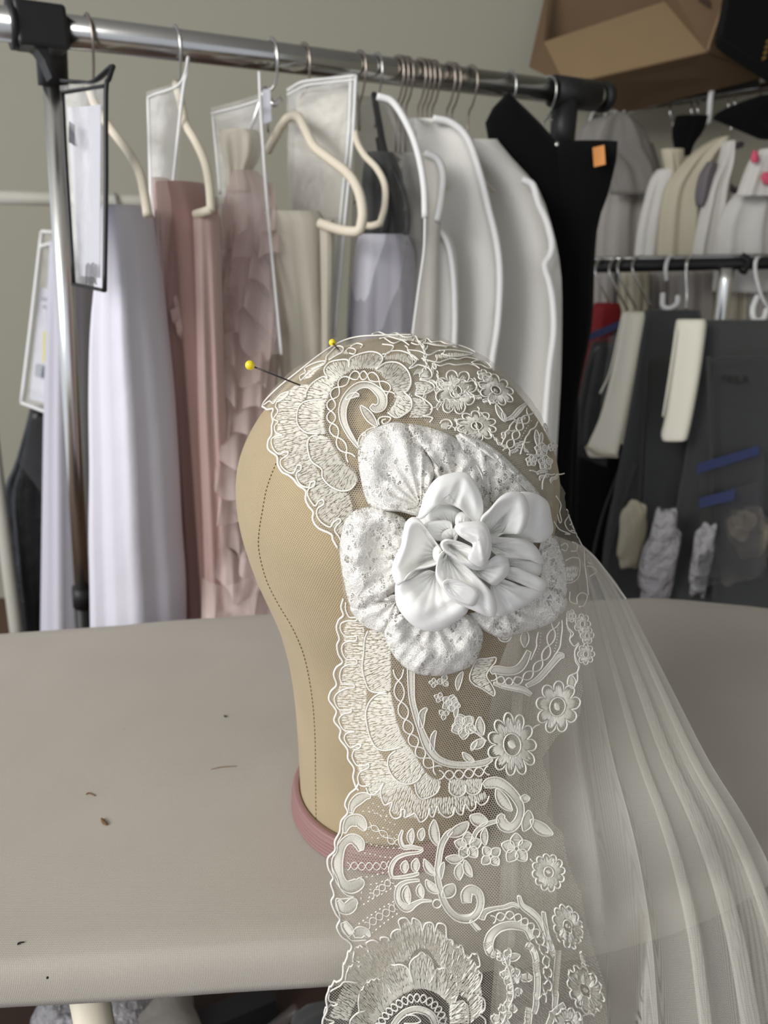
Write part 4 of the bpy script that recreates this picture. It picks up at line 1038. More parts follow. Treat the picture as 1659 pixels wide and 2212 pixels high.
class Motif:
    def __init__(s, name): s.name = name; s.t = MB(); s.c = MB()
    def cord(s, pts, r=0.00043, closed=False, k=5, sm=True):
        q = cr(pts, k, closed) if sm else pts
        P = [LP(x, y, r * 0.7 + 0.0003)[0] for x, y in q]
        s.c.tube(P, r, 5, closed=closed); return s
    def stitch(s, a, b, w=0.00031, h=0.00050):
        A, na = LP(a[0], a[1], 0.00012); B, nb = LP(b[0], b[1], 0.00012)
        d = B - A
        if d.length < 1e-5 or d.length > 0.03: return
        side = d.cross(na).normalized() * w
        m1 = A.lerp(B, 0.3); m2 = A.lerp(B, 0.7)
        up = na * h
        s.t.add([A, m1 - side, m1 + up, m1 + side, m2 - side, m2 + up, m2 + side, B],
                [(0, 1, 2), (0, 2, 3), (1, 4, 5, 2), (2, 5, 6, 3), (4, 7, 5), (5, 7, 6)])
    def fill(s, A, B, sp=3.0, seg=None, jit=0.6, w=0.00031, inset=0.0, sm=True):
        """satin stitches running from curve A to curve B"""
        a = cr(A, 6) if sm else A; b = cr(B, 6) if sm else B
        L = max(sum(math.dist(p, q) for p, q in zip(a, a[1:])), sum(math.dist(p, q) for p, q in zip(b, b[1:])))
        n = max(3, int(L / (sp * 0.9))); a = resample(a, n); b = resample(b, n)
        for p, q in zip(a, b):
            d = math.dist(p, q)
            if d < 2: continue
            u, v = (q[0] - p[0]) / d, (q[1] - p[1]) / d
            if seg is None or d < seg * 1.3:
                s.stitch((p[0] + u * inset + RL.uniform(-jit, jit), p[1] + v * inset + RL.uniform(-jit, jit)), (q[0] - u * inset + RL.uniform(-jit, jit), q[1] - v * inset + RL.uniform(-jit, jit)), w)
            else:
                t = -RL.uniform(0, seg)
                while t < d:
                    t1 = t + seg * RL.uniform(0.75, 1.25)
                    x0, x1 = max(t, 0), min(t1 + 2, d)
                    if x1 - x0 > 4:
                        o = RL.uniform(-jit, jit) * 1.5
                        s.stitch((p[0] + u * x0 - v * o, p[1] + v * x0 + u * o), (p[0] + u * x1 - v * o, p[1] + v * x1 + u * o), w)
                    t = t1
        return s
    def stroke(s, sp3, outline=True, sp=2.8, r=0.00036, k=6):
        """satin band along a spine of (x, y, width)"""
        q = cr(sp3, k); Lf, Rt = [], []
        for i, (x, y, w) in enumerate(q):
            a, b = q[max(i - 1, 0)], q[min(i + 1, len(q) - 1)]
            dx, dy = b[0] - a[0], b[1] - a[1]; L = math.hypot(dx, dy) or 1
            nx, ny = -dy / L * w / 2, dx / L * w / 2
            Lf.append((x + nx, y + ny)); Rt.append((x - nx, y - ny))
        s.fill(Lf, Rt, sp, None, 0.4, sm=False)
        if outline: s.cord(Lf + Rt[::-1], r, True, 1, False)
        return s
    def leaf(s, x0, y0, x1, y1, w, bend=0.0, sp=2.8):
        pts = []
        for i in range(7):
            t = i / 6
            pts.append((x0 + (x1 - x0) * t - (y1 - y0) * bend * math.sin(math.pi * t), y0 + (y1 - y0) * t + (x1 - x0) * bend * math.sin(math.pi * t), max(0.8, w * math.sin(math.pi * (0.04 + 0.92 * t)) ** 0.8)))
        return s.stroke(pts, True, sp, k=3)
    def chain(s, cs, amp, r=0.00040, per=1):
        """two cords crossing between ring centres"""
        n = len(cs); pts = cr(cs, 8)
        for sg in (1, -1):
            o = []
            for i, (x, y) in enumerate(pts):
                a, b = pts[max(i - 1, 0)], pts[min(i + 1, len(pts) - 1)]
                dx, dy = b[0] - a[0], b[1] - a[1]; L = math.hypot(dx, dy) or 1
                ph = math.cos(math.pi * i / 8)
                ph = math.copysign(abs(ph) ** 0.75, ph) * amp * sg
                o.append((x - dy / L * ph, y + dx / L * ph))
            s.cord(o, r, False, 2)
        return s
    def flower(s, cx, cy, rx, ry, n, rot=0.0, tilt=0.0, ri=0.36, knob=True, r=0.00042, depth=0.38, sp=3.0):
        ct, st = math.cos(tilt), math.sin(tilt)
        def P(th, k):
            x, y = rx * k * math.cos(th), ry * k * math.sin(th)
            return (cx + x * ct - y * st, cy + x * st + y * ct)
        N = n * 10; o, mid, inn = [], [], []
        for i in range(N):
            th = 2 * math.pi * i / N + rot
            k = 1 - depth + depth * abs(math.cos(n * (th - rot) / 2)) ** 0.55 * (0.92 + 0.08 * math.sin(3 * th + cx))
            o.append(P(th, k)); mid.append(P(th, k * 0.86)); inn.append(P(th, ri))
        s.cord(o, r, True, 1, False)
        s.fill(inn + inn[:1], mid + mid[:1], sp, max(14, rx * 0.42), 0.7, sm=False)
        core = [P(2 * math.pi * i / 20, ri * 0.95) for i in range(20)]
        s.cord(core, r * 0.8, True, 1, False)
        if knob:
            s.fill([P(rot + 0.4 + math.pi * i / 6, ri * 0.42) for i in range(7)], [P(rot + 0.4 - math.pi * i / 6, ri * 0.42) for i in range(7)], 2.0, None, 0.3, 0.0004, sm=False)
        return s
    def blossom(s, cx, cy, r, n=5, rot=-math.pi / 2, pet=0.46, cr_=0.00036, sq=1.0):
        for k in range(n):
            a = rot + 2 * math.pi * k / n
            x0, y0 = cx + r * 0.14 * math.cos(a), cy + r * 0.14 * math.sin(a) * sq
            x1, y1 = cx + r * math.cos(a), cy + r * math.sin(a) * sq
            pts = []
            for i in range(6):
                t = i / 5
                pts.append((x0 + (x1 - x0) * t, y0 + (y1 - y0) * t, max(0.6, 2 * r * pet * math.sin(math.pi * (0.05 + 0.9 * t ** 0.8)) ** 0.9)))
            s.stroke(pts, True, 3.2, cr_, 3)
        return s
    def dash(s, pts, L=6.5, gap=3.5, r=0.0003):
        q = cr(pts, 8); d = sum(math.dist(a, b) for a, b in zip(q, q[1:])); n = max(2, int(d / (L + gap)))
        q = resample(q, n * 2)
        for i in range(0, 2 * n - 1, 2): s.stitch(q[i], q[i + 1], r, r * 1.2)
        return s
    def done(s):
        o = None
        if s.t.v: o = s.t.build(s.name, 'thread', lace, smooth=False)
        if s.c.v:
            if o is None: o = s.c.build(s.name, 'cord', lace)
            else: s.c.build('outline_cord', 'cord', o)
        return o

# ---- net ground: exact outline, triangulated, laid on the drape
net_outline = tp(T1, [(45, 790), (70, 825), (165, 828), (150, 890), (162, 960), (150, 1010), (150, 1100), (114, 1170), (117, 1260), (205, 1337), (216, 1420), (262, 1500), (330, 1537), (385, 1580), (432, 1640), (516, 1707), (513, 1790), (547, 1865), (596, 1930), (592, 2010), (652, 2100), (786, 2165), (810, 2220)]) \
    + [(733, 1200), (738, 1250)] + tp(T4, [(262, 60), (240, 150), (265, 240), (215, 290), (190, 380), (220, 490), (195, 560), (210, 660), (255, 745), (190, 800), (160, 880), (190, 990), (130, 1060), (110, 1150), (170, 1240), (190, 1290), (165, 1380), (235, 1480), (225, 1570), (310, 1690), (315, 1790), (380, 1890), (370, 1990), (400, 2090)]) \
    + tp(T6, [(400, 210), (330, 270), (280, 380), (310, 470), (240, 560), (220, 680), (170, 780), (170, 880), (95, 960), (100, 1070), (150, 1170), (125, 1230), (160, 1350), (130, 1430), (180, 1560), (220, 1620), (190, 1700), (240, 1800), (310, 1850), (350, 1910), (310, 2000), (270, 2100)]) \
    + tp(T8, [(160, 490), (150, 550), (100, 580), (65, 650), (70, 720), (45, 780), (40, 860), (40, 1000)]) \
    + [(1320, 2285), (1312, 2190), (1308, 2130), (1285, 2060), (1265, 1990), (1256, 1930), (1238, 1895), (1226, 1860), (1215, 1800), (1180, 1760), (1190, 1700), (1170, 1640), (1200, 1595), (1254, 1545), (1258, 1490), (1252, 1440), (1284, 1425), (1284, 1380), (1276, 1310), (1272, 1240), (1266, 1190), (1250, 1120), (1230, 1080), (1208, 1040), (1200, 975), (1165, 885), (1105, 812), (1045, 768), (955, 730), (875, 718), (800, 722), (720, 745), (645, 798), (590, 850)]
def inside(x, y, poly):
    c = False; j = len(poly) - 1
    for i in range(len(poly)):
        (xi, yi), (xj, yj) = poly[i], poly[j]
        if (yi > y) != (yj > y) and x < (xj - xi) * (y - yi) / (yj - yi) + xi: c = not c
        j = i
    return c
NO = resample(net_outline, 420, True)
pts2 = [Vector(p) for p in NO]; nb_ = len(pts2)
STEP = 9
for iy in range(715, 2300, STEP):
    for ix in range(560, 1330, STEP):
        x = ix + (STEP / 2 if (iy // STEP) % 2 else 0)
        if inside(x, iy, NO) and min((x - p[0]) ** 2 + (iy - p[1]) ** 2 for p in NO[::2]) > 30: pts2.append(Vector((x, iy)))
cv, ce, cf, *_ = delaunay_2d_cdt(pts2, [(i, (i + 1) % nb_) for i in range(nb_)], [list(range(nb_))], 1, 1e-4)
NV = [LP(v.x, v.y, 0.0)[0] for v in cv]
mesh_obj('net_ground', NV, [tuple(f) for f in cf], 'net', lace, True, [lace_uv(p) for p in NV])
# far side of the cap, out of sight from here: same net on the back of the head
vis = []
pe = [LP(575, 878, 0)[0], LP(600, 1040, 0)[0], LP(735, 1175, 0)[0]]
pn = (pe[1] - pe[0]).cross(pe[2] - pe[0]).normalized()
if pn.dot(Vector((0.06, 0.47, 1.14)) - pe[0]) < 0: pn = -pn
keep = {}; bvv = []; bff = []
for f in df:
    c = sum((dv[i] for i in f), Vector()) / 4
    if c.z < (1.105 if c.x > 0.03 else 1.152) or pn.dot(c - pe[0]) < 0: continue
    nrm = (dv[f[1]] - dv[f[0]]).cross(dv[f[3]] - dv[f[0]])
    out = Vector((c.x - HC[0], c.y - HC[1], (c.z - 1.10) * 1.2))
    if nrm.dot(out) < 0: nrm = -nrm
    if nrm.normalized().dot((CAM - c).normalized()) > 0.02 and nrm.length > 0: continue
    for i in f:
        if i not in keep: keep[i] = len(bvv); bvv.append(dv[i])
    bff.append(tuple(keep[i] for i in f))
mesh_obj('net_ground', bvv, bff, 'net', lace, True, [lace_uv(p) for p in bvv])

lin = resample([(905, 735), (960, 737), (1045, 775), (1100, 818), (1158, 890), (1192, 975), (1200, 1040), (1200, 1100), (1120, 1040), (1050, 985), (960, 930), (900, 895), (880, 850), (870, 790)], 90, True)
lp2 = [Vector(p) for p in lin]; nl = len(lp2)
for iy in range(730, 1100, 10):
    for ix in range(870, 1210, 10):
        if inside(ix, iy, lin) and min((ix - p[0]) ** 2 + (iy - p[1]) ** 2 for p in lin) > 40: lp2.append(Vector((ix, iy)))
cv, ce, cf, *_ = delaunay_2d_cdt(lp2, [(i, (i + 1) % nl) for i in range(nl)], [list(range(nl))], 1, 1e-4)
for off in (0.0012, 0.0022):
    NV = [LP(v.x, v.y, -off)[0] for v in cv]
    mesh_obj('net_lining', NV, [tuple(f) for f in cf], 'lining', lace, True, [(u * 1.03 + off * 7, v * 0.98) for u, v in (lace_uv(p) for p in NV)])

def one(name, fn): 
    m = Motif(name); fn(m); return m.done()

# ---- CAP: scalloped edge and shell
m = Motif('scallop_edging')
m.cord(tp(T1, [(45, 800), (75, 815), (100, 832), (165, 826), (150, 890), (163, 960), (150, 1010), (150, 1100), (112, 1170), (115, 1260), (205, 1337), (215, 1420), (260, 1500), (330, 1537), (385, 1580), (430, 1640), (515, 1707), (512, 1790), (545, 1865), (595, 1930), (590, 2010), (650, 2100), (785, 2165), (805, 2225), (860, 2320)]), 0.00062)
m.cord(tp(T1, [(205, 740), (188, 800), (215, 850), (168, 930), (215, 960), (178, 1010), (190, 1075), (260, 1105), (215, 1112), (150, 1140), (145, 1200), (175, 1270), (230, 1310), (280, 1290), (322, 1283), (310, 1325), (245, 1370), (245, 1430), (300, 1490), (370, 1515), (400, 1480), (420, 1432), (463, 1430), (455, 1480), (415, 1510), (415, 1570), (460, 1640), (540, 1665), (565, 1612), (608, 1600), (600, 1650), (545, 1680), (530, 1740), (570, 1820), (615, 1865), (650, 1812), (698, 1800), (700, 1850), (640, 1890), (630, 1960), (680, 2040), (770, 2090), (810, 2040), (868, 2000), (888, 2030), (840, 2080), (825, 2130), (870, 2200), (900, 2270)]))
m.fill(tp(T1, [(560, 560), (500, 700), (420, 830), (410, 950), (450, 1040), (545, 1120), (525, 1220), (560, 1350), (640, 1470), (690, 1570), (760, 1650), (880, 1712), (970, 1735), (1010, 1860), (1030, 2000)]),
       tp(T1, [(390, 560), (290, 650), (210, 760), (185, 880), (195, 1000), (155, 1150), (180, 1265), (262, 1345), (265, 1440), (350, 1510), (430, 1600), (540, 1670), (550, 1780), (630, 1860), (650, 1990), (770, 2085), (880, 2190)]), 3.4, 16, 0.8)
m.done()
inner = [(1390, 830), (1470, 700), (1440, 600), (1380, 510), (1290, 420), (1180, 380), (1060, 390), (960, 430), (880, 480), (810, 570), (760, 660), (715, 780), (700, 900), (710, 1010), (760, 1130), (830, 1250), (900, 1360), (1050, 1500)]
for out, inn in (
    ([(510, 700), (520, 640), (580, 550), (690, 480), (745, 495)], [(745, 700), (765, 655), (790, 605), (815, 560), (830, 540)]),
    ([(660, 1090), (520, 1080), (430, 1000), (415, 900), (440, 800), (520, 740), (700, 722)], [(735, 1085), (718, 1040), (705, 960), (702, 890), (710, 820), (722, 760), (740, 722)]),
    ([(640, 1105), (560, 1130), (530, 1220), (570, 1380), (680, 1470), (690, 1560), (770, 1650), (880, 1702), (985, 1690), (1050, 1620)], [(700, 1110), (760, 1140), (800, 1210), (850, 1290), (900, 1370), (950, 1420), (1000, 1460), (1040, 1500), (1060, 1530), (1070, 1560)]),
    ([(745, 490), (708, 410), (760, 330), (860, 300), (960, 300), (975, 375)], [(835, 530), (850, 510), (880, 480), (910, 455), (950, 435), (975, 425)]),
    ([(980, 360), (990, 280), (1100, 230), (1220, 210), (1310, 240), (1335, 300), (1265, 395)], [(985, 420), (1010, 405), (1060, 390), (1120, 382), (1180, 380), (1230, 390), (1262, 405)]),
    ([(1265, 400), (1370, 330), (1500, 330), (1600, 410), (1640, 530), (1610, 620), (1570, 650)], [(1280, 415), (1310, 435), (1360, 490), (1400, 540), (1430, 590), (1450, 630), (1460, 660)]),
    ([(1570, 650), (1640, 720), (1640, 820), (1560, 890), (1480, 920), (1390, 865)], [(1465, 670), (1470, 710), (1455, 760), (1430, 795), (1405, 820), (1390, 845)])):
    m = Motif('shell_petal'); m.cord(tp(T1, out), 0.00046); m.fill(tp(T1, inn), tp(T1, out), 3.3, 19, 0.7, inset=1.5); m.done()
one('shell_rim', lambda m: m.dash(tp(T1, inner), 3.5, 1.5, 0.0003))
one('ring_chain', lambda m: m.chain(tp(T1, [(1425, 690), (1370, 590), (1225, 480), (1130, 465), (1045, 465), (915, 530), (825, 655), (785, 780), (785, 915), (815, 1050), (895, 1215), (1005, 1370)]), 9.2))
one('scroll_motif', lambda m: m.stroke(tp(T1, [(1075, 1240, 20), (1000, 1130, 48), (930, 1000, 62), (905, 880, 78), (922, 760, 84), (990, 645, 78), (1080, 575, 70), (1180, 565, 62), (1270, 620, 78), (1330, 700, 92), (1325, 790, 92), (1262, 820, 80), (1212, 790, 50)])))
one('scroll_motif', lambda m: m.stroke(tp(T1, [(945, 720, 16), (985, 690, 46), (1040, 672, 50), (1082, 680, 22)])))
for a in ((1100, 790, 1275, 1015, 88), (1078, 1225, 1145, 1075, 60), (1120, 1110, 1255, 1025, 46)):
    x0, y0 = tp(T1, [a[:2]])[0]; x1, y1 = tp(T1, [a[2:4]])[0]
    one('leaf_motif', lambda m: m.leaf(x0, y0, x1, y1, a[4] / 5))
one('cord_curl', lambda m: m.cord(tp(T1, [(1300, 1000), (1288, 940), (1340, 908), (1420, 918), (1400, 965), (1345, 985), (1330, 950), (1370, 935)])))
one('edge_cord', lambda m: m.cord(tp(T1, [(45, 795), (70, 740), (150, 655), (260, 555), (400, 445), (520, 350), (620, 270), (720, 200), (830, 130), (960, 75), (1100, 45), (1300, 35), (1500, 30), (1650, 30)]), 0.0005))
one('far_scallop', lambda m: m.cord(tp(T1, [(60, 780), (120, 740), (165, 765), (210, 700), (260, 660), (330, 640), (300, 690), (230, 740), (205, 745)])))
one('far_scallop', lambda m: m.cord(tp(T1, [(455, 520), (450, 470), (510, 430), (500, 390), (560, 350), (640, 320), (725, 310), (700, 350), (610, 390), (520, 460), (455, 520)])))
one('far_scallop', lambda m: m.cord(tp(T1, [(730, 300), (735, 260), (790, 200), (850, 150), (912, 165), (900, 215), (840, 250), (760, 300)])))
one('far_scallop', lambda m: m.cord(tp(T1, [(940, 200), (980, 170), (1045, 190), (1030, 235), (975, 225)])))
one('far_scallop', lambda m: m.cord(tp(T1, [(990, 155), (1060, 122), (1120, 138), (1100, 165)])))
one('far_scallop', lambda m: m.cord(tp(T1, [(1330, 130), (1450, 150), (1405, 220), (1330, 240)])))
one('far_scallop', lambda m: m.cord(tp(T1, [(1350, 270), (1400, 215), (1520, 200), (1650, 245), (1720, 300)])))
one('far_scallop', lambda m: m.fill(tp(T1, [(560, 480), (640, 400), (720, 330)]), tp(T1, [(460, 500), (540, 390), (700, 310)]), 3.3, 14))
one('far_scallop', lambda m: m.fill(tp(T1, [(740, 300), (860, 240), (960, 230)]), tp(T1, [(760, 250), (850, 165), (940, 190)]), 3.3, 12))
one('far_scallop', lambda m: m.fill(tp(T1, [(230, 740), (310, 680), (400, 620)]), tp(T1, [(130, 740), (230, 670), (330, 610)]), 3.5, 12))
one('far_scallop', lambda m: m.fill(tp(T1, [(1360, 290), (1500, 300), (1650, 350)]), tp(T1, [(1370, 240), (1520, 210), (1660, 260)]), 3.3, 14))
# crown motifs, seen flat
for pts in ([(0, 290), (100, 300), (150, 312), (230, 345), (330, 300), (400, 300), (380, 330)], [(150, 380), (200, 395), (270, 415), (340, 425), (380, 410), (470, 382), (540, 390), (620, 370), (700, 380), (770, 402)], [(265, 440), (290, 435), (310, 470), (300, 495), (270, 470), (285, 440), (350, 462), (440, 440), (520, 452), (640, 440), (720, 455), (775, 490)],
            [(690, 425), (740, 405), (820, 408), (880, 450), (900, 490), (850, 480), (790, 450), (700, 440)], [(40, 215), (110, 235), (200, 220), (300, 240), (420, 250), (520, 235), (640, 270), (740, 320)], [(60, 190), (90, 160), (130, 200), (210, 170), (260, 205), (350, 200), (420, 225), (540, 240)], [(330, 300), (450, 290), (560, 300), (700, 330), (620, 350), (480, 360), (360, 330)],
            [(-380, 120), (-300, 100), (-220, 130), (-120, 110), (-40, 150), (60, 150)], [(-300, 170), (-200, 150), (-100, 175), (0, 190)], [(0, 320), (60, 360), (100, 400), (60, 450), (20, 490), (80, 470), (120, 450)], [(-250, 60 + 100), (-150, 220), (-60, 190), (20, 240)]):
    one('crown_cord', lambda m: m.cord(tp(T2, pts), 0.0004))
m = Motif('crown_satin'); m.fill(tp(T2, [(300, 330), (460, 310), (640, 320)]), tp(T2, [(320, 380), (480, 370), (640, 365)]), 3.3, 14); m.done(); m = Motif('crown_satin'); m.fill(tp(T2, [(-200, 110), (0, 140), (200, 190), (420, 235)]), tp(T2, [(-200, 150), (0, 185), (200, 215), (420, 260)]), 3, 12)
m.done()
for cx, cy, rx, ry, n, rot, tl in ((520, 740, 232, 250, 8, 0.2, 0.3), (745, 1105, 225, 165, 10, 0.1, 0.15), (950, 720, 215, 150, 9, 0.0, 0.6), (830, 570, 90, 60, 6, 0, 0.5)):
    (x, y), = tp(T2, [(cx, cy)])
    one('flower_motif', lambda m: m.flower(x, y, rx / 5, ry / 5, n, rot, tl, 0.28))
m = Motif('shell_petal'); m.cord(tp(T2, [(20, 490), (60, 480), (120, 452), (230, 490), (265, 560), (230, 602), (130, 600)])); m.fill(tp(T2, [(60, 560), (100, 540), (130, 560)]), tp(T2, [(120, 470), (230, 500), (240, 585)]), 2.6); m.done()
m = Motif('shell_petal'); m.cord(tp(T2, [(130, 610), (250, 640), (290, 700), (200, 760), (80, 762)])); m.fill(tp(T2, [(70, 640), (90, 690), (80, 740)]), tp(T2, [(240, 645), (280, 700), (200, 752)]), 3.3, 16); m.done()
m = Motif('shell_petal'); m.cord(tp(T2, [(80, 770), (180, 820), (265, 900), (240, 980), (170, 1000), (270, 1020), (240, 1070)])); m.fill(tp(T2, [(0, 800), (40, 880), (20, 1000)]), tp(T2, [(150, 810), (240, 900), (160, 1010)]), 3.3, 18); m.done()
m = Motif('leaf_motif'); m.cord(tp(T2, [(350, 1080), (380, 1045), (450, 1045), (480, 1100), (440, 1140)])); m.fill(tp(T2, [(370, 1130), (420, 1150)]), tp(T2, [(375, 1055), (450, 1055)]), 2.6); m.done()
one('scroll_motif', lambda m: m.stroke(tp(T2, [(1275, 865, 18), (1205, 930, 50), (1135, 1005, 44), (1060, 1040, 22)])))
one('cord_line', lambda m: m.cord(tp(T2, [(1150, 1050), (1105, 1100), (1085, 1150), (1050, 1180), (1050, 1225), (1030, 1260), (1010, 1310)])))
one('cord_line', lambda m: m.cord(tp(T2, [(1400, 1055), (1370, 1120), (1320, 1150), (1300, 1190), (1270, 1230), (1250, 1290), (1230, 1340), (1210, 1410)])))
one('ring_chain', lambda m: m.chain(tp(T2, [(1320, 935), (1265, 1040), (1205, 1115), (1165, 1205), (1105, 1300), (1060, 1390)]), 8.2))
one('running_stitch', lambda m: m.dash(tp(T2, [(1340, 1040), (1270, 1150), (1210, 1270), (1170, 1360)]), 3.5, 2.5))
for a in ((950, 880, 1040, 1055, 60), (1020, 960, 1050, 1060, 40), (1380, 1150, 1400, 1320, 50), (1440, 1180, 1425, 1300, 40), (1470, 1080, 1500, 1180, 40)):
    x0, y0 = tp(T2, [a[:2]])[0]; x1, y1 = tp(T2, [a[2:4]])[0]
    one('leaf_motif', lambda m: m.leaf(x0, y0, x1, y1, a[4] / 5))
for cx, cy, r in ((1440, 1360, 75), (1330, 1480, 60), (1480, 1500, 80), (1560, 1330, 50)):
    (x, y), = tp(T2, [(cx, cy)]); one('blossom_motif', lambda m: m.blossom(x, y, r / 5))
one('cord_line', lambda m: m.cord(tp(T2, [(1490, 1615), (1450, 1700), (1445, 1790)])))
rq = random.Random(11)
for k in range(46):
    u = rq.random(); x = 900 + 290 * u + rq.uniform(-20, 10); y = 742 + 250 * u ** 1.7 + rq.uniform(5, 120 + 60 * u)
    if x > 1190 or inside(x, y, [(750, 900), (900, 880), (1000, 930), (1210, 1090), (1100, 1200), (750, 1200)]): continue
    m = Motif('cord_curl'); a = rq.uniform(0, 6.28); pts = []
    for i in range(6):
        a += rq.uniform(0.5, 1.3) * (1 if i % 2 else -0.6); pts.append((x, y)); x += 8 * math.cos(a); y += 6 * math.sin(a)
    m.cord(pts, 0.00036); m.fill(pts[:4], [(p[0] + 5, p[1] + 7) for p in pts[:4]], 3.2); m.done()
# right flank, hanging free of the head
for pts in ([(560, 690), (600, 760), (590, 830), (605, 900), (590, 920), (570, 850)], [(690, 800), (670, 860), (635, 920), (670, 990), (745, 1010), (755, 920), (700, 850)], [(540, 910), (590, 980), (680, 1020), (640, 1020)], [(600, 1120), (640, 1100), (660, 1130), (640, 1165), (605, 1150)], [(680, 940), (740, 935), (745, 990), (690, 990)], [(700, 1090), (740, 1110), (735, 1165), (690, 1170)],
            [(640, 1250), (700, 1225), (760, 1240), (765, 1340), (750, 1400), (700, 1440), (650, 1445)], [(680, 1520), (680, 1600), (740, 1625), (740, 1570), (780, 1530), (830, 1560), (800, 1640), (760, 1650)], [(820, 1180), (870, 1230), (880, 1280), (840, 1270)], [(830, 1300), (880, 1310), (910, 1350), (850, 1390)], [(770, 1070), (800, 1150), (810, 1300), (830, 1450), (840, 1550)],
            [(690, 800), (740, 880), (770, 1000), (800, 1110)], [(650, 1790), (670, 1850), (690, 1880), (680, 1940), (720, 1990), (760, 1960), (725, 2030), (740, 2110), (770, 2160)]):
    one('flank_cord', lambda m: m.cord(tp(T3, pts), 0.00034))
m = Motif('flank_satin'); m.fill(tp(T3, [(650, 1300), (700, 1290), (755, 1300)]), tp(T3, [(655, 1430), (700, 1430), (745, 1390)]), 3, 14)
m.done()
for cx, cy, r, n in ((690, 1730, 55, 5), (790, 1800, 90, 7), (830, 1900, 75, 6), (820, 2060, 95, 8)):
    (x, y), = tp(T3, [(cx, cy)]); one('flower_motif', lambda m: m.flower(x, y, r / 4.02 * 0.8, r / 4.02, n, 0, 0, 0.3, False, 0.00034))

# ---- LAPPET: left border
m = Motif('scallop_edging')
m.cord(tp(T4, [(265, 60), (240, 150), (265, 240), (215, 290), (190, 380), (220, 490), (195, 560), (210, 660), (255, 745), (190, 800), (160, 880), (190, 990), (130, 1060), (110, 1150), (170, 1240), (190, 1290), (165, 1380), (235, 1480), (225, 1570), (310, 1690), (315, 1790), (380, 1890), (370, 1990), (400, 2090), (430, 2130)]), 0.00058)
m.cord(tp(T4, [(290, 100), (290, 180), (330, 260), (400, 265), (400, 300), (310, 300), (240, 330), (235, 400), (280, 460), (360, 470), (405, 470), (400, 515), (330, 520), (260, 550), (250, 630), (300, 715), (400, 720), (405, 765), (330, 770), (250, 810), (225, 900), (260, 980), (370, 985), (380, 1020), (300, 1030), (200, 1080), (165, 1150), (210, 1250), (290, 1265), (350, 1262), (340, 1290), (260, 1310), (215, 1370), (250, 1460), (300, 1490), (390, 1495), (300, 1515), (275, 1580), (340, 1670), (410, 1640), (458, 1640), (430, 1680), (380, 1700), (360, 1770), (410, 1860), (490, 1860), (540, 1850), (530, 1890), (450, 1930), (420, 1990), (440, 2070), (500, 2085), (560, 2060)]))
m.fill(tp(T4, [(500, 300), (490, 420), (490, 600), (475, 800), (520, 1050), (510, 1280), (540, 1500), (640, 1690), (745, 1860), (830, 2000), (1000, 2070)]), tp(T4, [(300, 300), (255, 430), (270, 600), (245, 880), (185, 1130), (230, 1350), (295, 1570), (380, 1770), (435, 1980), (500, 2080), (560, 2200)]), 3.4, 15, 0.9)
m.done()
edge4 = [(785, 400), (780, 640), (780, 850), (785, 1060), (810, 1250), (860, 1450), (950, 1620), (1060, 1780), (1150, 1920)]
for out, inn in (([(530, 410), (495, 500), (485, 650), (470, 800), (500, 950), (550, 1050), (640, 1075), (730, 1062)], [(775, 420), (778, 500), (780, 640), (780, 780), (780, 880), (780, 960), (782, 1020), (785, 1050)]),
                 ([(740, 1085), (650, 1090), (560, 1160), (510, 1280), (520, 1420), (555, 1560), (620, 1670), (720, 1700), (890, 1665)], [(788, 1085), (790, 1130), (800, 1190), (815, 1260), (835, 1360), (865, 1450), (900, 1540), (930, 1590), (960, 1640)]),
                 ([(830, 1700), (760, 1760), (745, 1860), (790, 1970), (880, 2050), (980, 2060), (1060, 2020), (1100, 1960)], [(970, 1650), (1000, 1690), (1030, 1740), (1060, 1785), (1090, 1830), (1110, 1870), (1130, 1900), (1150, 1925)]),
                 ([(1030, 2060), (1050, 2160), (1100, 2220), (1170, 2210), (1260, 2160), (1300, 2080)], [(1160, 1940), (1190, 1970), (1220, 1990), (1250, 2005), (1280, 2015), (1310, 2020)])):
    m = Motif('shell_petal'); m.cord(tp(T4, out), 0.00042); m.fill(tp(T4, inn), tp(T4, out), 3.3, 17, 0.8, inset=1.5); m.done()
one('ring_chain', lambda m: m.chain(tp(T4, [(855, 825), (860, 945), (865, 1065), (890, 1180), (908, 1275), (930, 1360), (960, 1450), (985, 1525), (1015, 1595), (1050, 1660), (1090, 1725), (1135, 1780), (1175, 1835), (1225, 1880), (1285, 1920)][::2] ), 10.5))
one('scroll_motif', lambda m: m.stroke(tp(T4, [(985, 780, 75), (990, 1000, 66), (1000, 1150, 56), (1040, 1320, 56), (1090, 1470, 62), (1140, 1600, 82), (1190, 1700, 84), (1270, 1790, 74), (1400, 1845, 64), (1550, 1860, 62), (1690, 1850, 62), (1790, 1830, 62), (1860, 1790, 36)]), sp=2.6))
one('leaf_motif', lambda m: m.stroke(tp(T4, [(1095, 1460, 40), (1100, 1380, 60), (1110, 1300, 62), (1155, 1245, 26)])))
one('leaf_motif', lambda m: m.stroke(tp(T4, [(1215, 1700, 34), (1215, 1620, 48), (1225, 1550, 48), (1252, 1490, 20)])))
for cx, cy, r, n in ((1230, 970, 50, 4), (1290, 1130, 55, 4), (1410, 1190, 95, 5), (1560, 1430, 130, 5), (1335, 950, 70, 3), (1340, 1310, 60, 3)):
    (x, y), = tp(T4, [(cx, cy)]); one('blossom_motif', lambda m: m.blossom(x, y, r / 5, n, cx, 0.42, 0.0003))
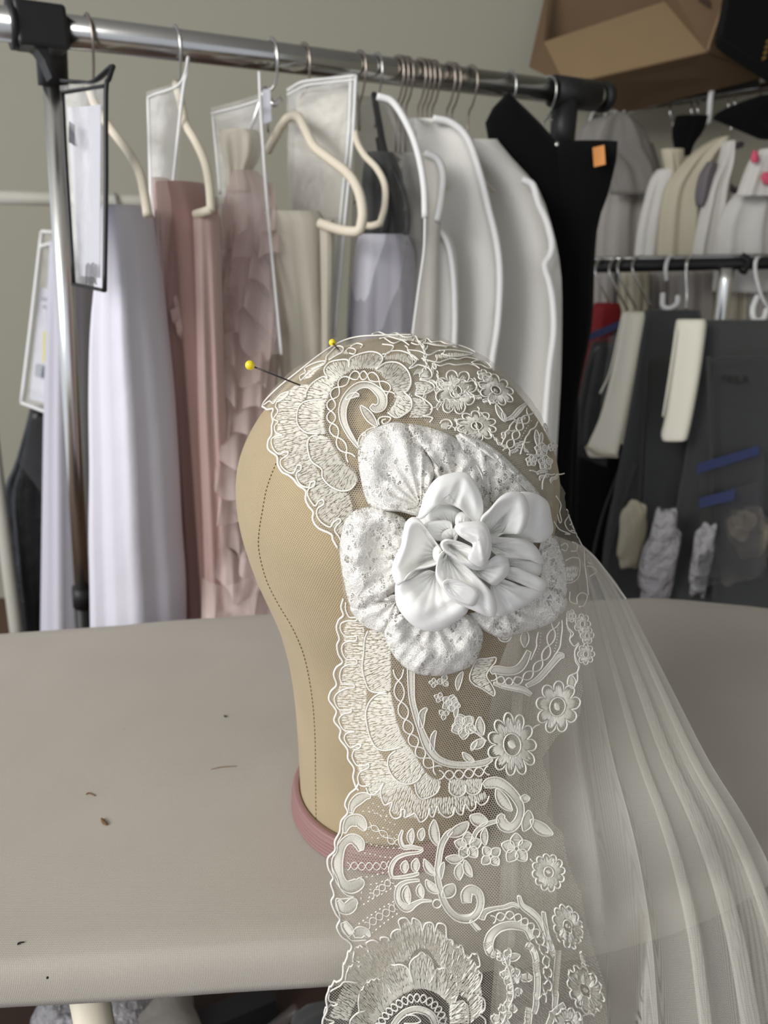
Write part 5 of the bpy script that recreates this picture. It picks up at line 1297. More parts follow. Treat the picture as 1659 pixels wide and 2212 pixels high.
for a in ((1545, 850, 1490, 1050, 62), (1490, 1225, 1470, 1350, 46), (1700, 1600, 1640, 1700, 50)):
    x0, y0 = tp(T4, [a[:2]])[0]; x1, y1 = tp(T4, [a[2:4]])[0]
    one('leaf_motif', lambda m: m.leaf(x0, y0, x1, y1, a[4] / 5, 0.08))

# ---- LAPPET: right middle
one('scroll_motif', lambda m: m.stroke(tp(T5, [(500, 660, 40), (550, 630, 84), (680, 645, 82), (780, 625, 84), (850, 550, 76), (905, 430, 52)]), sp=2.6))
m = Motif('scroll_motif'); m.cord(tp(T5, [(380, 510), (460, 505), (545, 495), (545, 545), (500, 600), (450, 690), (500, 780), (540, 860), (530, 910), (490, 890), (400, 830), (320, 790), (268, 720), (300, 600), (340, 530)]), 0.0004, True)
m.fill(tp(T5, [(545, 510), (520, 560), (470, 640), (450, 700), (490, 780), (535, 880)]), tp(T5, [(360, 515), (330, 560), (300, 630), (280, 720), (350, 800), (500, 895)]), 3.3, 16); m.done()
one('ring_chain', lambda m: m.chain(tp(T5, [(515, 705), (560, 730), (602, 742), (646, 752), (690, 758), (735, 755), (780, 748), (840, 725), (895, 692), (950, 645), (1000, 592), (1050, 525), (1092, 455), (1120, 360), (1145, 275), (1170, 180), (1195, 100)][::2]), 8.5))
one('scroll_motif', lambda m: m.stroke(tp(T5, [(530, 775, 30), (650, 812, 46), (770, 830, 62), (850, 850, 58), (925, 900, 40)]), sp=2.6))
one('scroll_motif', lambda m: m.stroke(tp(T5, [(880, 805, 36), (1000, 735, 58), (1100, 630, 62), (1190, 525, 66), (1230, 480, 80), (1285, 478, 40)]), sp=2.6))
one('cord_line', lambda m: m.cord(tp(T5, [(920, 525), (950, 460), (985, 380), (985, 310), (1005, 220)])))
one('cord_line', lambda m: m.cord(tp(T5, [(1260, 90), (1265, 180), (1255, 270), (1240, 380), (1195, 460)])))
one('running_stitch', lambda m: (m.dash(tp(T5, [(1225, 170), (1215, 300), (1185, 440)]), 3.5, 2.5), m.dash(tp(T5, [(960, 500), (1020, 400), (1040, 230)]), 3.5, 2.5)))
one('leaf_motif', lambda m: m.leaf(*tp(T5, [(860, 200)])[0], *tp(T5, [(858, 385)])[0], 18))
m = Motif('shell_petal'); m.cord(tp(T5, [(570, 275), (595, 310), (650, 328), (690, 310), (715, 270)])); m.fill(tp(T5, [(580, 265), (645, 262), (710, 262)]), tp(T5, [(590, 300), (650, 322), (700, 295)]), 2.6); m.done()
(x, y), = tp(T5, [(725, 1440)]); one('flower_motif', lambda m: m.flower(x, y, 54, 71, 11, 0.1, -0.12, 0.36, True, 0.00046))
(x, y), = tp(T5, [(1215, 1030)]); one('flower_motif', lambda m: m.flower(x, y, 49, 59, 9, 0.35, 0.2, 0.36, True, 0.00044))
one('cord_line', lambda m: m.cord(tp(T5, [(940, 1270), (975, 1240), (1020, 1222)])))
m = Motif('cord_line'); m.cord(tp(T5, [(1310, 60), (1320, 160), (1385, 240), (1345, 300), (1390, 372), (1445, 350), (1400, 430), (1410, 540), (1445, 600), (1420, 660), (1340, 700), (1320, 790)])); m.done()
m = Motif('cord_line'); m.cord(tp(T5, [(1450, 590), (1430, 660), (1430, 740), (1400, 800)])); m.done()
for cx, cy, r, n in ((205, 1245, 135, 5), (90, 1000, 80, 4)):
    (x, y), = tp(T5, [(cx, cy)]); one('blossom_motif', lambda m: m.blossom(x, y, r / 5, n, 0.3, 0.42))
for a in ((378, 1140, 410, 1335, 96), (285, 1468, 432, 1380, 96), (195, 1525, 320, 1625, 70), (1365, 690, 1385, 830, 90)):
    x0, y0 = tp(T5, [a[:2]])[0]; x1, y1 = tp(T5, [a[2:4]])[0]
    one('leaf_motif', lambda m: m.leaf(x0, y0, x1, y1, a[4] / 5, 0.06))
one('cord_line', lambda m: m.cord(tp(T5, [(270, 1270), (350, 1320), (410, 1365), (450, 1400)]), 0.0005))
one('ring_chain', lambda m: m.chain(tp(T5, [(-60, 1765), (-5, 1768), (50, 1765), (100, 1765), (152, 1762), (205, 1757), (262, 1750), (315, 1742), (370, 1732), (425, 1722), (478, 1715), (540, 1690)][::2]), 9.5))
for o_, a_ in (([(48, 1850), (55, 1950), (140, 2000), (215, 1960), (225, 1870)], [(70, 1810), (140, 1812), (215, 1812)]), ([(228, 1875), (240, 1950), (310, 1980), (380, 1940), (405, 1850)], [(235, 1810), (310, 1808), (395, 1800)])):
    m = Motif('shell_petal'); m.cord(tp(T5, o_)); m.fill(tp(T5, a_), tp(T5, o_), 3.4, 15, inset=2); m.done()
m = Motif('shell_fringe')
m.cord(tp(T6, [(510, 200), (540, 270), (600, 270), (650, 225), (700, 150), (665, 250), (705, 385), (790, 358), (765, 460), (810, 530), (880, 510), (888, 440), (930, 445), (922, 520), (1000, 490), (1035, 480), (1090, 570), (1160, 520), (1190, 420), (1190, 490), (1230, 512), (1268, 400), (1300, 470), (1370, 522), (1440, 490), (1458, 410), (1485, 470), (1540, 490), (1572, 380), (1625, 450), (1680, 420), (1690, 350), (1740, 390), (1800, 360), (1830, 290)]), 0.00042)
m.fill(tp(T6, [(640, 60), (780, 120), (950, 160), (1080, 320), (1250, 310), (1420, 300), (1560, 290), (1700, 270), (1780, 240)]), tp(T6, [(530, 240), (690, 360), (830, 505), (1090, 545), (1230, 490), (1370, 500), (1540, 465), (1680, 400), (1800, 330)]), 3.4, 16, 0.9)
m.done()

# ---- LAPPET: lower part
m = Motif('scallop_edging')
m.cord(tp(T6, [(430, 150), (400, 210), (330, 270), (280, 380), (310, 470), (240, 560), (220, 680), (170, 780), (170, 880), (95, 960), (100, 1070), (150, 1170), (125, 1230), (160, 1350), (130, 1430), (180, 1560), (222, 1620), (190, 1700), (240, 1800), (310, 1850), (350, 1910), (310, 2000), (270, 2100)]) + tp(T8, [(160, 490), (150, 550), (100, 580), (65, 650), (70, 720), (45, 780), (45, 860), (40, 960)]), 0.00060)
m.cord(tp(T6, [(310, 470), (260, 600), (250, 700), (200, 800), (190, 890), (140, 970), (140, 1060), (190, 1170), (230, 1290), (300, 1360), (380, 1380), (250, 1400), (180, 1400), (200, 1500), (230, 1620), (240, 1700), (320, 1820), (380, 1850), (520, 1840)]), 0.00038)
m.done()
for pts in ([(345, 475, 40), (365, 390, 88), (430, 325, 112), (500, 295, 80), (560, 300, 30)], [(275, 690, 30), (300, 610, 80), (350, 560, 125), (430, 560, 130), (475, 620, 90), (490, 665, 30)],
            [(450, 880, 60), (430, 800, 120), (370, 755, 108), (300, 770, 90), (240, 840, 90), (205, 950, 110), (195, 1050, 116), (215, 1160, 100), (270, 1250, 110), (350, 1270, 140), (430, 1230, 120), (455, 1180, 50)],
            [(205, 1420, 60), (240, 1490, 110), (310, 1500, 130), (370, 1440, 110), (410, 1420, 40)], [(270, 1650, 60), (300, 1720, 110), (350, 1780, 80)], [(370, 1790, 60), (430, 1760, 120), (500, 1760, 90), (535, 1810, 40)],
            [(1215, 1420, 16), (1110, 1420, 34), (1040, 1450, 50), (950, 1500, 84), (870, 1450, 66), (840, 1370, 56), (860, 1270, 50), (940, 1215, 34), (1080, 1195, 26)],
            [(1075, 1125, 24), (1000, 1145, 34), (880, 1165, 26), (790, 1160, 28), (775, 1070, 44), (830, 970, 36), (930, 920, 30), (1070, 900, 22), (1120, 870, 16)],
            [(1115, 860, 22), (1000, 840, 40), (910, 840, 44), (875, 750, 36), (900, 660, 18)]):
    one('scroll_motif', lambda m: m.stroke(tp(T6, pts)))
m = Motif('running_stitch')
for pts in ([(520, 420), (620, 480), (720, 560), (830, 610)], [(460, 460), (560, 470), (640, 500), (740, 520)], [(570, 370), (680, 440), (740, 520)], [(520, 650), (600, 670), (700, 640), (850, 720)], [(510, 700), (600, 760), (720, 720), (830, 760)], [(490, 790), (600, 830), (750, 855), (880, 860)], [(480, 910), (600, 930), (700, 955), (840, 960)],
            [(440, 1170), (560, 1165), (650, 1135), (760, 1110)], [(480, 1255), (600, 1245), (700, 1210), (810, 1170)], [(470, 1470), (580, 1400), (700, 1340), (830, 1260)], [(420, 1680), (560, 1580), (680, 1500), (810, 1430)], [(560, 1780), (660, 1700), (760, 1620), (850, 1560)], [(460, 1320), (450, 1420)], [(540, 1300), (590, 1330), (530, 1400)], [(620, 1390), (600, 1310), (640, 1260)]):
    m.dash(tp(T6, pts), 7, 3.2, 0.00034)
m.done()
for pts, amp in (([(300, 1050), (380, 1045), (460, 1050), (540, 1050), (620, 1050), (700, 1040), (760, 1035)], 8), ([(560, 1370), (620, 1330), (680, 1280), (740, 1230), (790, 1200)], 7), ([(510, 1690), (580, 1640), (650, 1590), (720, 1550), (790, 1500), (830, 1480)], 8), ([(530, 600), (600, 640), (700, 700), (780, 780), (850, 790)], 6)):
    one('ring_chain', lambda m: m.chain(tp(T6, pts), amp, 0.00026))
for a in ((950, 1260, 968, 1460, 92), (1090, 1240, 1115, 1390, 86), (940, 990, 925, 1120, 86), (1055, 965, 1045, 1110, 90), (1005, 645, 995, 810, 76), (1120, 640, 1100, 770, 78), (1240, 550, 1280, 825, 108), (1385, 715, 1605, 575, 120), (1135, 975, 1255, 1145, 86), (1345, 1005, 1315, 1185, 56), (1155, 1195, 1290, 1335, 92), (1330, 1370, 1450, 1240, 140)):
    x0, y0 = tp(T6, [a[:2]])[0]; x1, y1 = tp(T6, [a[2:4]])[0]
    one('leaf_motif', lambda m: m.leaf(x0, y0, x1, y1, a[4] / 5, 0.08))
one('stem_motif', lambda m: m.stroke(tp(T6, [(1430, 660, 40), (1370, 720, 60), (1315, 830, 60), (1285, 1000, 58), (1272, 1120, 56), (1292, 1250, 60), (1335, 1400, 62), (1400, 1520, 66), (1500, 1605, 70), (1620, 1620, 72), (1700, 1560, 74), (1740, 1450, 74), (1720, 1340, 80), (1640, 1300, 100), (1590, 1350, 120), (1590, 1440, 100)]), sp=2.6))
one('stem_motif', lambda m: m.stroke(tp(T6, [(1630, 1640, 30), (1680, 1690, 44), (1725, 1740, 50)])))
(x, y), = tp(T6, [(1272, 1450)]); one('ring_motif', lambda m: m.cord([(x + 9 * math.cos(t * 0.6283), y + 9 * math.sin(t * 0.6283)) for t in range(10)], 0.0004, True))
# right lower
for cx, cy, r, n, rot in ((255, 930, 150, 5, -1.6), (500, 1040, 125, 4, -0.7), (775, 960, 165, 5, -1.6)):
    (x, y), = tp(T7, [(cx, cy)]); one('blossom_motif', lambda m: m.blossom(x, y, r / 5, n, rot, 0.40, 0.0004))
for a in ((15, 1060, 205, 1060, 96), (220, 1085, 295, 1260, 86), (175, 1120, 160, 1295, 100), (275, 610, 465, 665, 140), (440, 740, 440, 920, 80), (560, 315, 725, 550, 116), (815, 410, 915, 415, 84), (850, 770, 905, 550, 120), (930, 650, 1165, 805, 130)):
    x0, y0 = tp(T7, [a[:2]])[0]; x1, y1 = tp(T7, [a[2:4]])[0]
    one('leaf_motif', lambda m: m.leaf(x0, y0, x1, y1, a[4] / 5, 0.07))
one('stem_motif', lambda m: m.stroke(tp(T7, [(300, 880, 40), (340, 780, 44), (420, 710, 44), (500, 680, 40), (580, 660, 36)])))
one('scroll_motif', lambda m: m.stroke(tp(T7, [(425, 280, 60), (480, 255, 108), (580, 250, 112), (690, 320, 96), (780, 430, 90), (820, 540, 72), (790, 660, 80), (720, 730, 100), (640, 710, 116), (610, 640, 100), (630, 590, 40)]), sp=2.6))
for pts in ([(920, 1070), (950, 1100)], [(1460, 2080), (1500, 2150), (1490, 2230)], [(1470, 2060), (1480, 2130), (1530, 2210)]):
    one('cord_line', lambda m: m.cord(tp(T7, pts)))
(x, y), = tp(T7, [(1120, 1215)]); one('flower_motif', lambda m: m.flower(x, y, 36, 42, 12, 0.1, -0.25, 0.30, True, 0.00046, 0.25))
(x, y), = tp(T7, [(1330, 1800)]); one('flower_motif', lambda m: m.flower(x, y, 32, 51, 12, 0.1, -0.35, 0.32, True, 0.00046, 0.25))
one('scroll_motif', lambda m: m.stroke(tp(T7, [(400, 1720, 60), (440, 1640, 60), (540, 1605, 40), (640, 1590, 40), (740, 1560, 44), (800, 1590, 30)])))
one('scroll_motif', lambda m: m.stroke(tp(T7, [(800, 1470, 36), (835, 1570, 56), (930, 1640, 74), (1010, 1720, 66), (1070, 1840, 60), (1130, 1970, 58), (1185, 2120, 46)])))
one('scroll_motif', lambda m: m.stroke(tp(T7, [(940, 1930, 70), (880, 1830, 60), (790, 1790, 84), (690, 1785, 84), (580, 1820, 86), (500, 1900, 96), (475, 2010, 96), (510, 2090, 80), (600, 2090, 60)])))
one('scroll_motif', lambda m: m.stroke(tp(T7, [(1065, 1640, 40), (1080, 1760, 46), (1110, 1900, 40), (1160, 2050, 40)])))
one('ring_chain', lambda m: m.chain(tp(T7, [(510, 1722), (560, 1705), (605, 1690), (655, 1680), (705, 1675), (750, 1685), (792, 1702), (828, 1720), (862, 1745), (895, 1770), (928, 1798), (958, 1828), (985, 1862), (1010, 1905), (1032, 1950), (1052, 2000), (1072, 2050), (1088, 2110), (1100, 2175), (1110, 2230), (1112, 2300), (1112, 2380), (1110, 2450), (1090, 2520), (1050, 2600)][::2]), 8.6))
# bottom shell
m = Motif('shell_fringe')
m.cord(tp(T8, [(170, 560), (185, 500), (240, 460), (265, 470), (240, 485), (215, 455), (222, 400), (260, 368), (300, 402), (288, 350), (330, 332), (372, 355), (368, 320), (412, 322), (432, 385), (428, 300), (462, 272), (482, 275), (470, 222), (510, 208), (542, 245), (550, 210), (592, 232), (602, 285), (620, 240), (660, 238), (672, 285), (690, 240), (732, 252), (740, 322), (772, 335), (782, 385), (822, 372), (850, 435), (902, 410), (925, 470), (902, 500), (935, 525), (920, 585), (880, 632), (945, 660), (950, 720), (920, 745), (955, 780), (950, 850)]), 0.00046)
m.cord(tp(T8, [(250, 575), (170, 565), (140, 590), (90, 620), (80, 670), (130, 690), (60, 720), (60, 770), (110, 790), (60, 820), (60, 900)]), 0.00044)
m.fill(tp(T8, [(190, 790), (245, 660), (290, 578), (385, 540), (460, 470), (520, 460), (570, 395), (640, 400), (700, 490), (790, 545), (810, 640), (860, 690), (870, 800)]), tp(T8, [(80, 760), (150, 610), (200, 480), (290, 390), (400, 340), (460, 285), (530, 225), (650, 250), (740, 320), (830, 390), (910, 480), (930, 570), (945, 740)]), 3.3, 20, 0.9)
m.done()
arc8 = [(330, 820), (400, 720), (500, 640), (600, 612), (690, 640), (745, 700), (752, 820)]
for out, inn in (([(200, 830), (200, 780), (250, 735), (310, 735)], [(280, 860), (300, 840), (325, 820), (345, 800)]), ([(250, 740), (245, 660), (290, 580), (360, 555), (410, 600), (435, 635)], [(345, 800), (370, 760), (390, 735), (410, 712), (425, 700), (440, 685)]), ([(432, 632), (385, 570), (390, 510), (460, 470), (520, 490), (545, 575)], [(440, 685), (460, 668), (490, 648), (515, 636), (535, 628), (550, 622)]),
                 ([(552, 580), (530, 480), (560, 430), (610, 415), (650, 450), (668, 520), (640, 575)], [(555, 620), (570, 616), (590, 613), (605, 612), (620, 614), (640, 620), (655, 626)]), ([(655, 560), (680, 510), (730, 490), (790, 550), (805, 640), (770, 700)], [(660, 628), (680, 636), (700, 650), (720, 668), (735, 686), (745, 705)]), ([(775, 695), (845, 690), (862, 770), (852, 860)], [(748, 715), (752, 760), (754, 800), (752, 850)])):
    m = Motif('shell_petal'); m.cord(tp(T8, out), 0.00046); m.fill(tp(T8, inn), tp(T8, out), 3.2, 19, 0.8, inset=1.5); m.done()
one('ring_chain', lambda m: m.chain(tp(T8, [(360, 815), (378, 785), (398, 757), (420, 733), (448, 711), (476, 690), (507, 673), (538, 661), (572, 657), (606, 662), (640, 677), (668, 697), (690, 722), (706, 752), (716, 785), (720, 820)]), 8.8))
one('scroll_motif', lambda m: m.stroke(tp(T8, [(430, 860, 30), (450, 800, 30), (500, 745, 34), (570, 722, 36), (640, 745, 36), (672, 800, 36), (670, 860, 30)])))
one('cord_curl', lambda m: m.cord(tp(T8, [(510, 752), (560, 755), (592, 785), (560, 800), (500, 800)])))
for cx, cy, rx, ry, n, tl in ((1515, 620, 36, 58, 12, -0.45), (1420, 810, 32, 40, 10, -0.2)):
    (x, y), = tp(T8, [(cx, cy)]); one('flower_motif', lambda m: m.flower(x, y, rx, ry, n, 0.1, tl, 0.30, True, 0.00048, 0.25))
for cx, cy, r, n, rot in ((1095, 530, 58, 5, -0.5), (1062, 430, 52, 3, 1.2), (1110, 625, 52, 3, 2.0), (1080, 720, 52, 4, 0.0), (1040, 790, 60, 4, 0.5)):
    (x, y), = tp(T8, [(cx, cy)]); one('blossom_motif', lambda m: m.blossom(x, y, r / T8[2], n, rot, 0.42, 0.0004))
for a in ((1075, 440, 1148, 418, 44), (1145, 545, 1222, 545, 44)):
    x0, y0 = tp(T8, [a[:2]])[0]; x1, y1 = tp(T8, [a[2:4]])[0]
    one('leaf_motif', lambda m: m.leaf(x0, y0, x1, y1, a[4] / T8[2]))
for pts in ([(1060, 430), (1095, 530), (1110, 640), (1080, 720), (1050, 800)], [(1490, 400), (1500, 460), (1540, 490)], [(1560, 750), (1500, 770), (1460, 800)]):
    one('cord_line', lambda m: m.cord(tp(T8, pts), 0.0005))
for pts in ([(1185, 360, 36), (1215, 380, 34), (1238, 450, 32), (1245, 580, 32), (1236, 700, 30), (1222, 750, 24)], [(1368, 400, 26), (1360, 480, 30), (1350, 600, 30), (1340, 715, 26)], [(1395, 695, 34), (1340, 740, 34), (1300, 830, 34)], [(1200, 720, 34), (1192, 800, 34), (1180, 870, 30)]):
    one('scroll_motif', lambda m: m.stroke(tp(T8, pts)))

# ================================================================ FABRIC FLOWER
TF = (720, 880, 2.9625)
def hit_d(x, y):
    p, n = LP(x, y, 0.0)
    return proj(p)[2]
fl = thing('fabric_flower', 'white chiffon flower backed by puffed lace petals on the side of the cap', 'flower', tuple(LP(1010, 1180, 0.0)[0]))
def petal(name, outline, pivot, prof, m, feats=(), rip=(0, 0.0, 0.0), na=72, nr=16, tilt=(0, 0), edge_r=0.0, back=4.0, uvs=1 / 4500.0, parent=None, noise=0.0, seed=0, gath=None):
    """cushion like petal: outline and gather point traced, prof = (fraction, lift in mm) from gather to rim"""
    if m == 'satin': prof = prof[:-1] + [(1, prof[-2][1] - 2.2)]
    O = resample(cr(tp(TF, outline), 6, True), na, True)
    (cx, cy), = tp(TF, [pivot])
    fe = [tp(TF, [f[:2]])[0] + (f[2] / TF[2], f[3] / TF[2], f[4], f[5]) for f in feats]
    def lift(s, j, x, y):
        l = prof[-1][1]
        for (a, b), (c, d) in zip(prof, prof[1:]):
            if a <= s <= c:
                t = (s - a) / (c - a); t = t * t * (3 - 2 * t); l = b + (d - b) * t; break
        l += rip[1] * math.sin(rip[0] * 2 * math.pi * j / na + rip[2]) * math.sin(math.pi * min(1, s)) ** 0.7
        l += tilt[0] * (x - cx) / 60 + tilt[1] * (y - cy) / 60
        for fx, fy, rx, ry, ang, amp in fe:
            dx, dy = x - fx, y - fy
            u = (dx * math.cos(ang) + dy * math.sin(ang)) / rx; v = (-dx * math.sin(ang) + dy * math.cos(ang)) / ry
            l += 0.95 * amp * math.exp(-u * u - v * v)
        if gath: l += gath[1] * (abs(math.sin(gath[0] * math.pi * j / na + 0.4)) - 0.6) * max(0, 1 - s / 0.85) * min(1, s * 6)
        if noise:
            l += noise * (math.sin(x * 0.11 + seed) * math.sin(y * 0.13 - seed) + 0.6 * math.sin(x * 0.21 + y * 0.17 + seed)) * s
        return l
    vs, uv = [], []
    rings = [i / nr for i in range(nr + 1)]
    dbase = {}
    def P(x, y, l):
        r = ray(x, y); return CAM + r * (hit_d(x, y) - l * 0.001)
    for s in rings:
        for j, (ox, oy) in enumerate(O):
            k = max(s, 0.02)
            x, y = cx + (ox - cx) * k, cy + (oy - cy) * k
            vs.append(P(x, y, lift(s, j, x, y))); uv.append((x * uvs, y * uvs))
    n1 = len(vs)
    # rolled rim and underside
    for q, dl in ((1.006, 1.0), (0.995, 2.2), (0.95, 3.2), (0.7, back + 2), (0.4, back + 3)):
        for j, (ox, oy) in enumerate(O):
            x, y = cx + (ox - cx) * q, cy + (oy - cy) * q
            l = lift(min(q, 1.0), j, x, y)
            vs.append(P(x, y, max(0.6, l - dl))); uv.append((x * uvs + 0.3, y * uvs))
    R = nr + 1 + 5
    fs = [(i * na + j, i * na + (j + 1) % na, (i + 1) * na + (j + 1) % na, (i + 1) * na + j) for i in range(R - 1) for j in range(na)]
    o = mesh_obj(name, vs, fs, m, parent or fl, True, uv)
    return o
# lace petals behind
petal('lace_petal', [(200, 200), (280, 130), (400, 95), (490, 125), (570, 200), (610, 300), (650, 420), (590, 560), (560, 690), (430, 670), (290, 655), (215, 600), (172, 430), (160, 290)], (560, 640), [(0, 6), (.35, 9), (.7, 12), (.92, 9), (1, 4)], 'web', [(330, 420, 60, 160, 0.3, -4), (470, 300, 50, 150, -0.3, 3), (250, 300, 60, 120, 0.2, 3)], (9, 1.0, 0), noise=1.2, seed=1)
petal('lace_petal', [(470, 112), (600, 125), (760, 185), (890, 300), (955, 430), (965, 570), (900, 560), (760, 520), (660, 520), (625, 340), (545, 210)], (800, 560), [(0, 5), (.4, 8), (.75, 10), (.93, 7), (1, 3)], 'web', [(680, 260, 60, 120, 0.6, 3), (800, 330, 30, 140, 0.5, -3)], (8, 1.0, 1), noise=1.2, seed=2)
petal('lace_petal', [(780, 180), (900, 195), (1010, 290), (1130, 400), (1250, 540), (1335, 620), (1240, 640), (1080, 640), (1000, 680), (950, 640), (950, 430), (890, 300)], (1020, 640), [(0, 4), (.4, 6), (.75, 7), (.93, 6), (1, 2)], 'web', [(960, 420, 20, 150, -0.1, 2)], (8, 0.8, 2), noise=1.0, seed=3)
petal('lace_petal', [(800, 165), (880, 185), (990, 235), (1100, 320), (1210, 430), (1310, 540), (1340, 620), (1290, 590), (1210, 500), (1130, 430), (1040, 350), (950, 275), (860, 220)], (1080, 370), [(0, 9), (.5, 9), (.85, 7), (1, 3)], 'web', [], (6, 0.5, 0), noise=0.6, seed=4)
petal('lace_petal', [(80, 720), (150, 655), (280, 640), (440, 700), (470, 760), (450, 880), (410, 990), (400, 1080), (420, 1150), (310, 1240), (210, 1280), (120, 1285), (70, 1120), (42, 920), (55, 800)], (440, 960), [(0, 7), (.35, 8), (.7, 13), (.92, 10), (1, 4)], 'web', [(260, 860, 90, 140, 0.0, -5), (250, 720, 150, 30, 0.0, 3), (150, 1000, 50, 150, 0.1, 3)], (7, 1.0, 0.5), noise=1.3, seed=5)
petal('lace_petal', [(110, 1270), (210, 1250), (400, 1190), (440, 1290), (340, 1430), (220, 1410), (140, 1340)], (400, 1240), [(0, 6), (.4, 8), (.8, 8), (1, 3)], 'web', [], (6, 1.0, 0), noise=1.0, seed=6)
petal('lace_petal', [(325, 1430), (420, 1320), (540, 1360), (690, 1370), (860, 1320), (950, 1420), (945, 1540), (885, 1650), (760, 1700), (640, 1718), (500, 1690), (390, 1590)], (640, 1330), [(0, 5), (.4, 9), (.75, 13), (.93, 10), (1, 4)], 'web', [(700, 1530, 140, 60, 0.0, 3), (480, 1500, 40, 120, 0.2, -3)], (8, 0.8, 0.2), noise=1.2, seed=7)
petal('lace_petal', [(860, 1320), (1030, 1320), (1180, 1270), (1350, 1150), (1475, 1190), (1490, 1280), (1385, 1385), (1200, 1445), (1080, 1475), (960, 1425)], (1100, 1280), [(0, 5), (.4, 8), (.8, 9), (.94, 7), (1, 3)], 'web', [(1250, 1350, 200, 30, -0.4, 2)], (8, 0.8, 0.2), noise=1.0, seed=8)
petal('lace_petal', [(1330, 860), (1400, 820), (1450, 900), (1490, 1050), (1490, 1200), (1420, 1240), (1330, 1180), (1310, 1000)], (1340, 1050), [(0, 4), (.5, 5), (1, 2)], 'web', [], (5, 0.5, 0), noise=0.6, seed=9)
# chiffon petals, from the lowest layer up
SAT = 'satin'
GA = dict(gath=(11, 2.2))
petal('chiffon_base', [(440, 1100), (480, 780), (600, 650), (800, 580), (1000, 660), (1230, 720), (1280, 1000), (1180, 1240), (950, 1280), (700, 1300), (530, 1260)], (780, 900), [(0, 7), (.5, 9), (.9, 9), (1, 6)], SAT, gath=(30, 1.6))
petal('chiffon_petal', [(400, 1125), (403, 1250), (450, 1335), (520, 1400), (600, 1430), (690, 1424), (770, 1375), (862, 1300), (820, 1220), (740, 1140), (660, 1060), (600, 1040), (520, 1080), (450, 1120)], (650, 1060), [(0, 9), (.3, 13), (.65, 19), (.88, 19), (1, 14)], SAT, [(735, 1270, 30, 170, 1.05, -2.5), (520, 1170, 120, 40, -0.2, -3.5), (560, 1310, 120, 60, 0.2, 2)], **GA)
petal('chiffon_petal', [(1190, 545), (1290, 552), (1370, 605), (1395, 700), (1403, 800), (1330, 868), (1240, 835), (1160, 860), (1060, 870), (1080, 780), (1150, 700), (1190, 620)], (1050, 850), [(0, 10), (.35, 12), (.7, 16), (.9, 17), (1, 13)], SAT, [(1290, 700, 20, 120, 0.1, -3), (1250, 830, 90, 14, 0.1, -3)], **GA)
petal('chiffon_petal', [(945, 705), (1000, 648), (1070, 570), (1140, 540), (1210, 552), (1248, 620), (1250, 700), (1225, 780), (1190, 812), (1110, 800), (1040, 835), (985, 835), (945, 780)], (985, 810), [(0, 11), (.3, 15), (.6, 19), (.88, 24), (1, 20)], SAT, [(1085, 715, 30, 105, 0.55, -7), (1030, 760, 14, 90, 0.8, -2)], **GA)
petal('chiffon_petal', [(1090, 960), (1220, 975), (1328, 1000), (1315, 1078), (1250, 1060), (1160, 1035), (1090, 1010)], (1060, 985), [(0, 11), (.5, 14), (.9, 16), (1, 13)], SAT, [], **GA)
petal('chiffon_petal', [(1000, 825), (1080, 830), (1200, 838), (1290, 885), (1333, 958), (1330, 1005), (1290, 985), (1200, 972), (1115, 965), (1050, 950), (1000, 900)], (1000, 880), [(0, 13), (.3, 17), (.6, 21), (.88, 23), (1, 20)], SAT, [(1130, 905, 130, 14, 0.32, -3), (1180, 870, 120, 22, 0.3, 2)], **GA)
petal('chiffon_petal', [(1040, 1090), (1130, 1110), (1220, 1150), (1345, 1172), (1292, 1228), (1200, 1284), (1100, 1328), (1040, 1328), (1020, 1240), (1005, 1150)], (1010, 1110), [(0, 11), (.35, 15), (.65, 18), (.9, 19), (1, 15)], SAT, [(1140, 1190, 24, 130, -1.0, 3), (1090, 1240, 16, 100, -0.5, -3)], **GA)
petal('chiffon_petal', [(1080, 1030), (1170, 1022), (1260, 1058), (1352, 1106), (1360, 1150), (1340, 1178), (1270, 1160), (1190, 1125), (1110, 1095), (1050, 1070)], (1030, 1055), [(0, 13), (.35, 17), (.65, 21), (.9, 22), (1, 19)], SAT, [(1200, 1090, 150, 12, 0.42, -2.5)], **GA)
petal('chiffon_petal', [(505, 703), (462, 740), (445, 820), (430, 890), (388, 980), (376, 1060), (410, 1142), (440, 1105), (500, 1050), (590, 1030), (670, 1000), (700, 930), (650, 850), (590, 765), (548, 715)], (680, 935), [(0, 11), (.3, 13), (.6, 18), (.88, 25), (1, 22)], SAT, [(520, 1000, 120, 30, -0.35, -4), (550, 870, 60, 120, -0.3, -2), (460, 880, 20, 160, 0.2, 2)], **GA)
petal('chiffon_petal', [(590, 700), (620, 640), (700, 622), (790, 650), (850, 710), (820, 780), (720, 800), (630, 770)], (765, 775), [(0, 13), (.4, 13), (.8, 15), (1, 14)], SAT, gath=(16, 2.5))
petal('chiffon_petal', [(542, 712), (565, 620), (600, 530), (660, 455), (740, 423), (850, 418), (905, 480), (945, 560), (960, 650), (938, 738), (890, 735), (850, 680), (800, 645), (740, 618), (665, 606), (615, 640), (590, 700)], (740, 560), [(0, 23), (.4, 23), (.75, 22), (1, 17)], SAT, [(780, 580, 22, 90, 0.35, -5), (870, 650, 30, 110, -0.35, -3), (640, 580, 40, 100, 0.5, 2.5), (720, 640, 110, 30, 0.1, 2)], back=7.0)
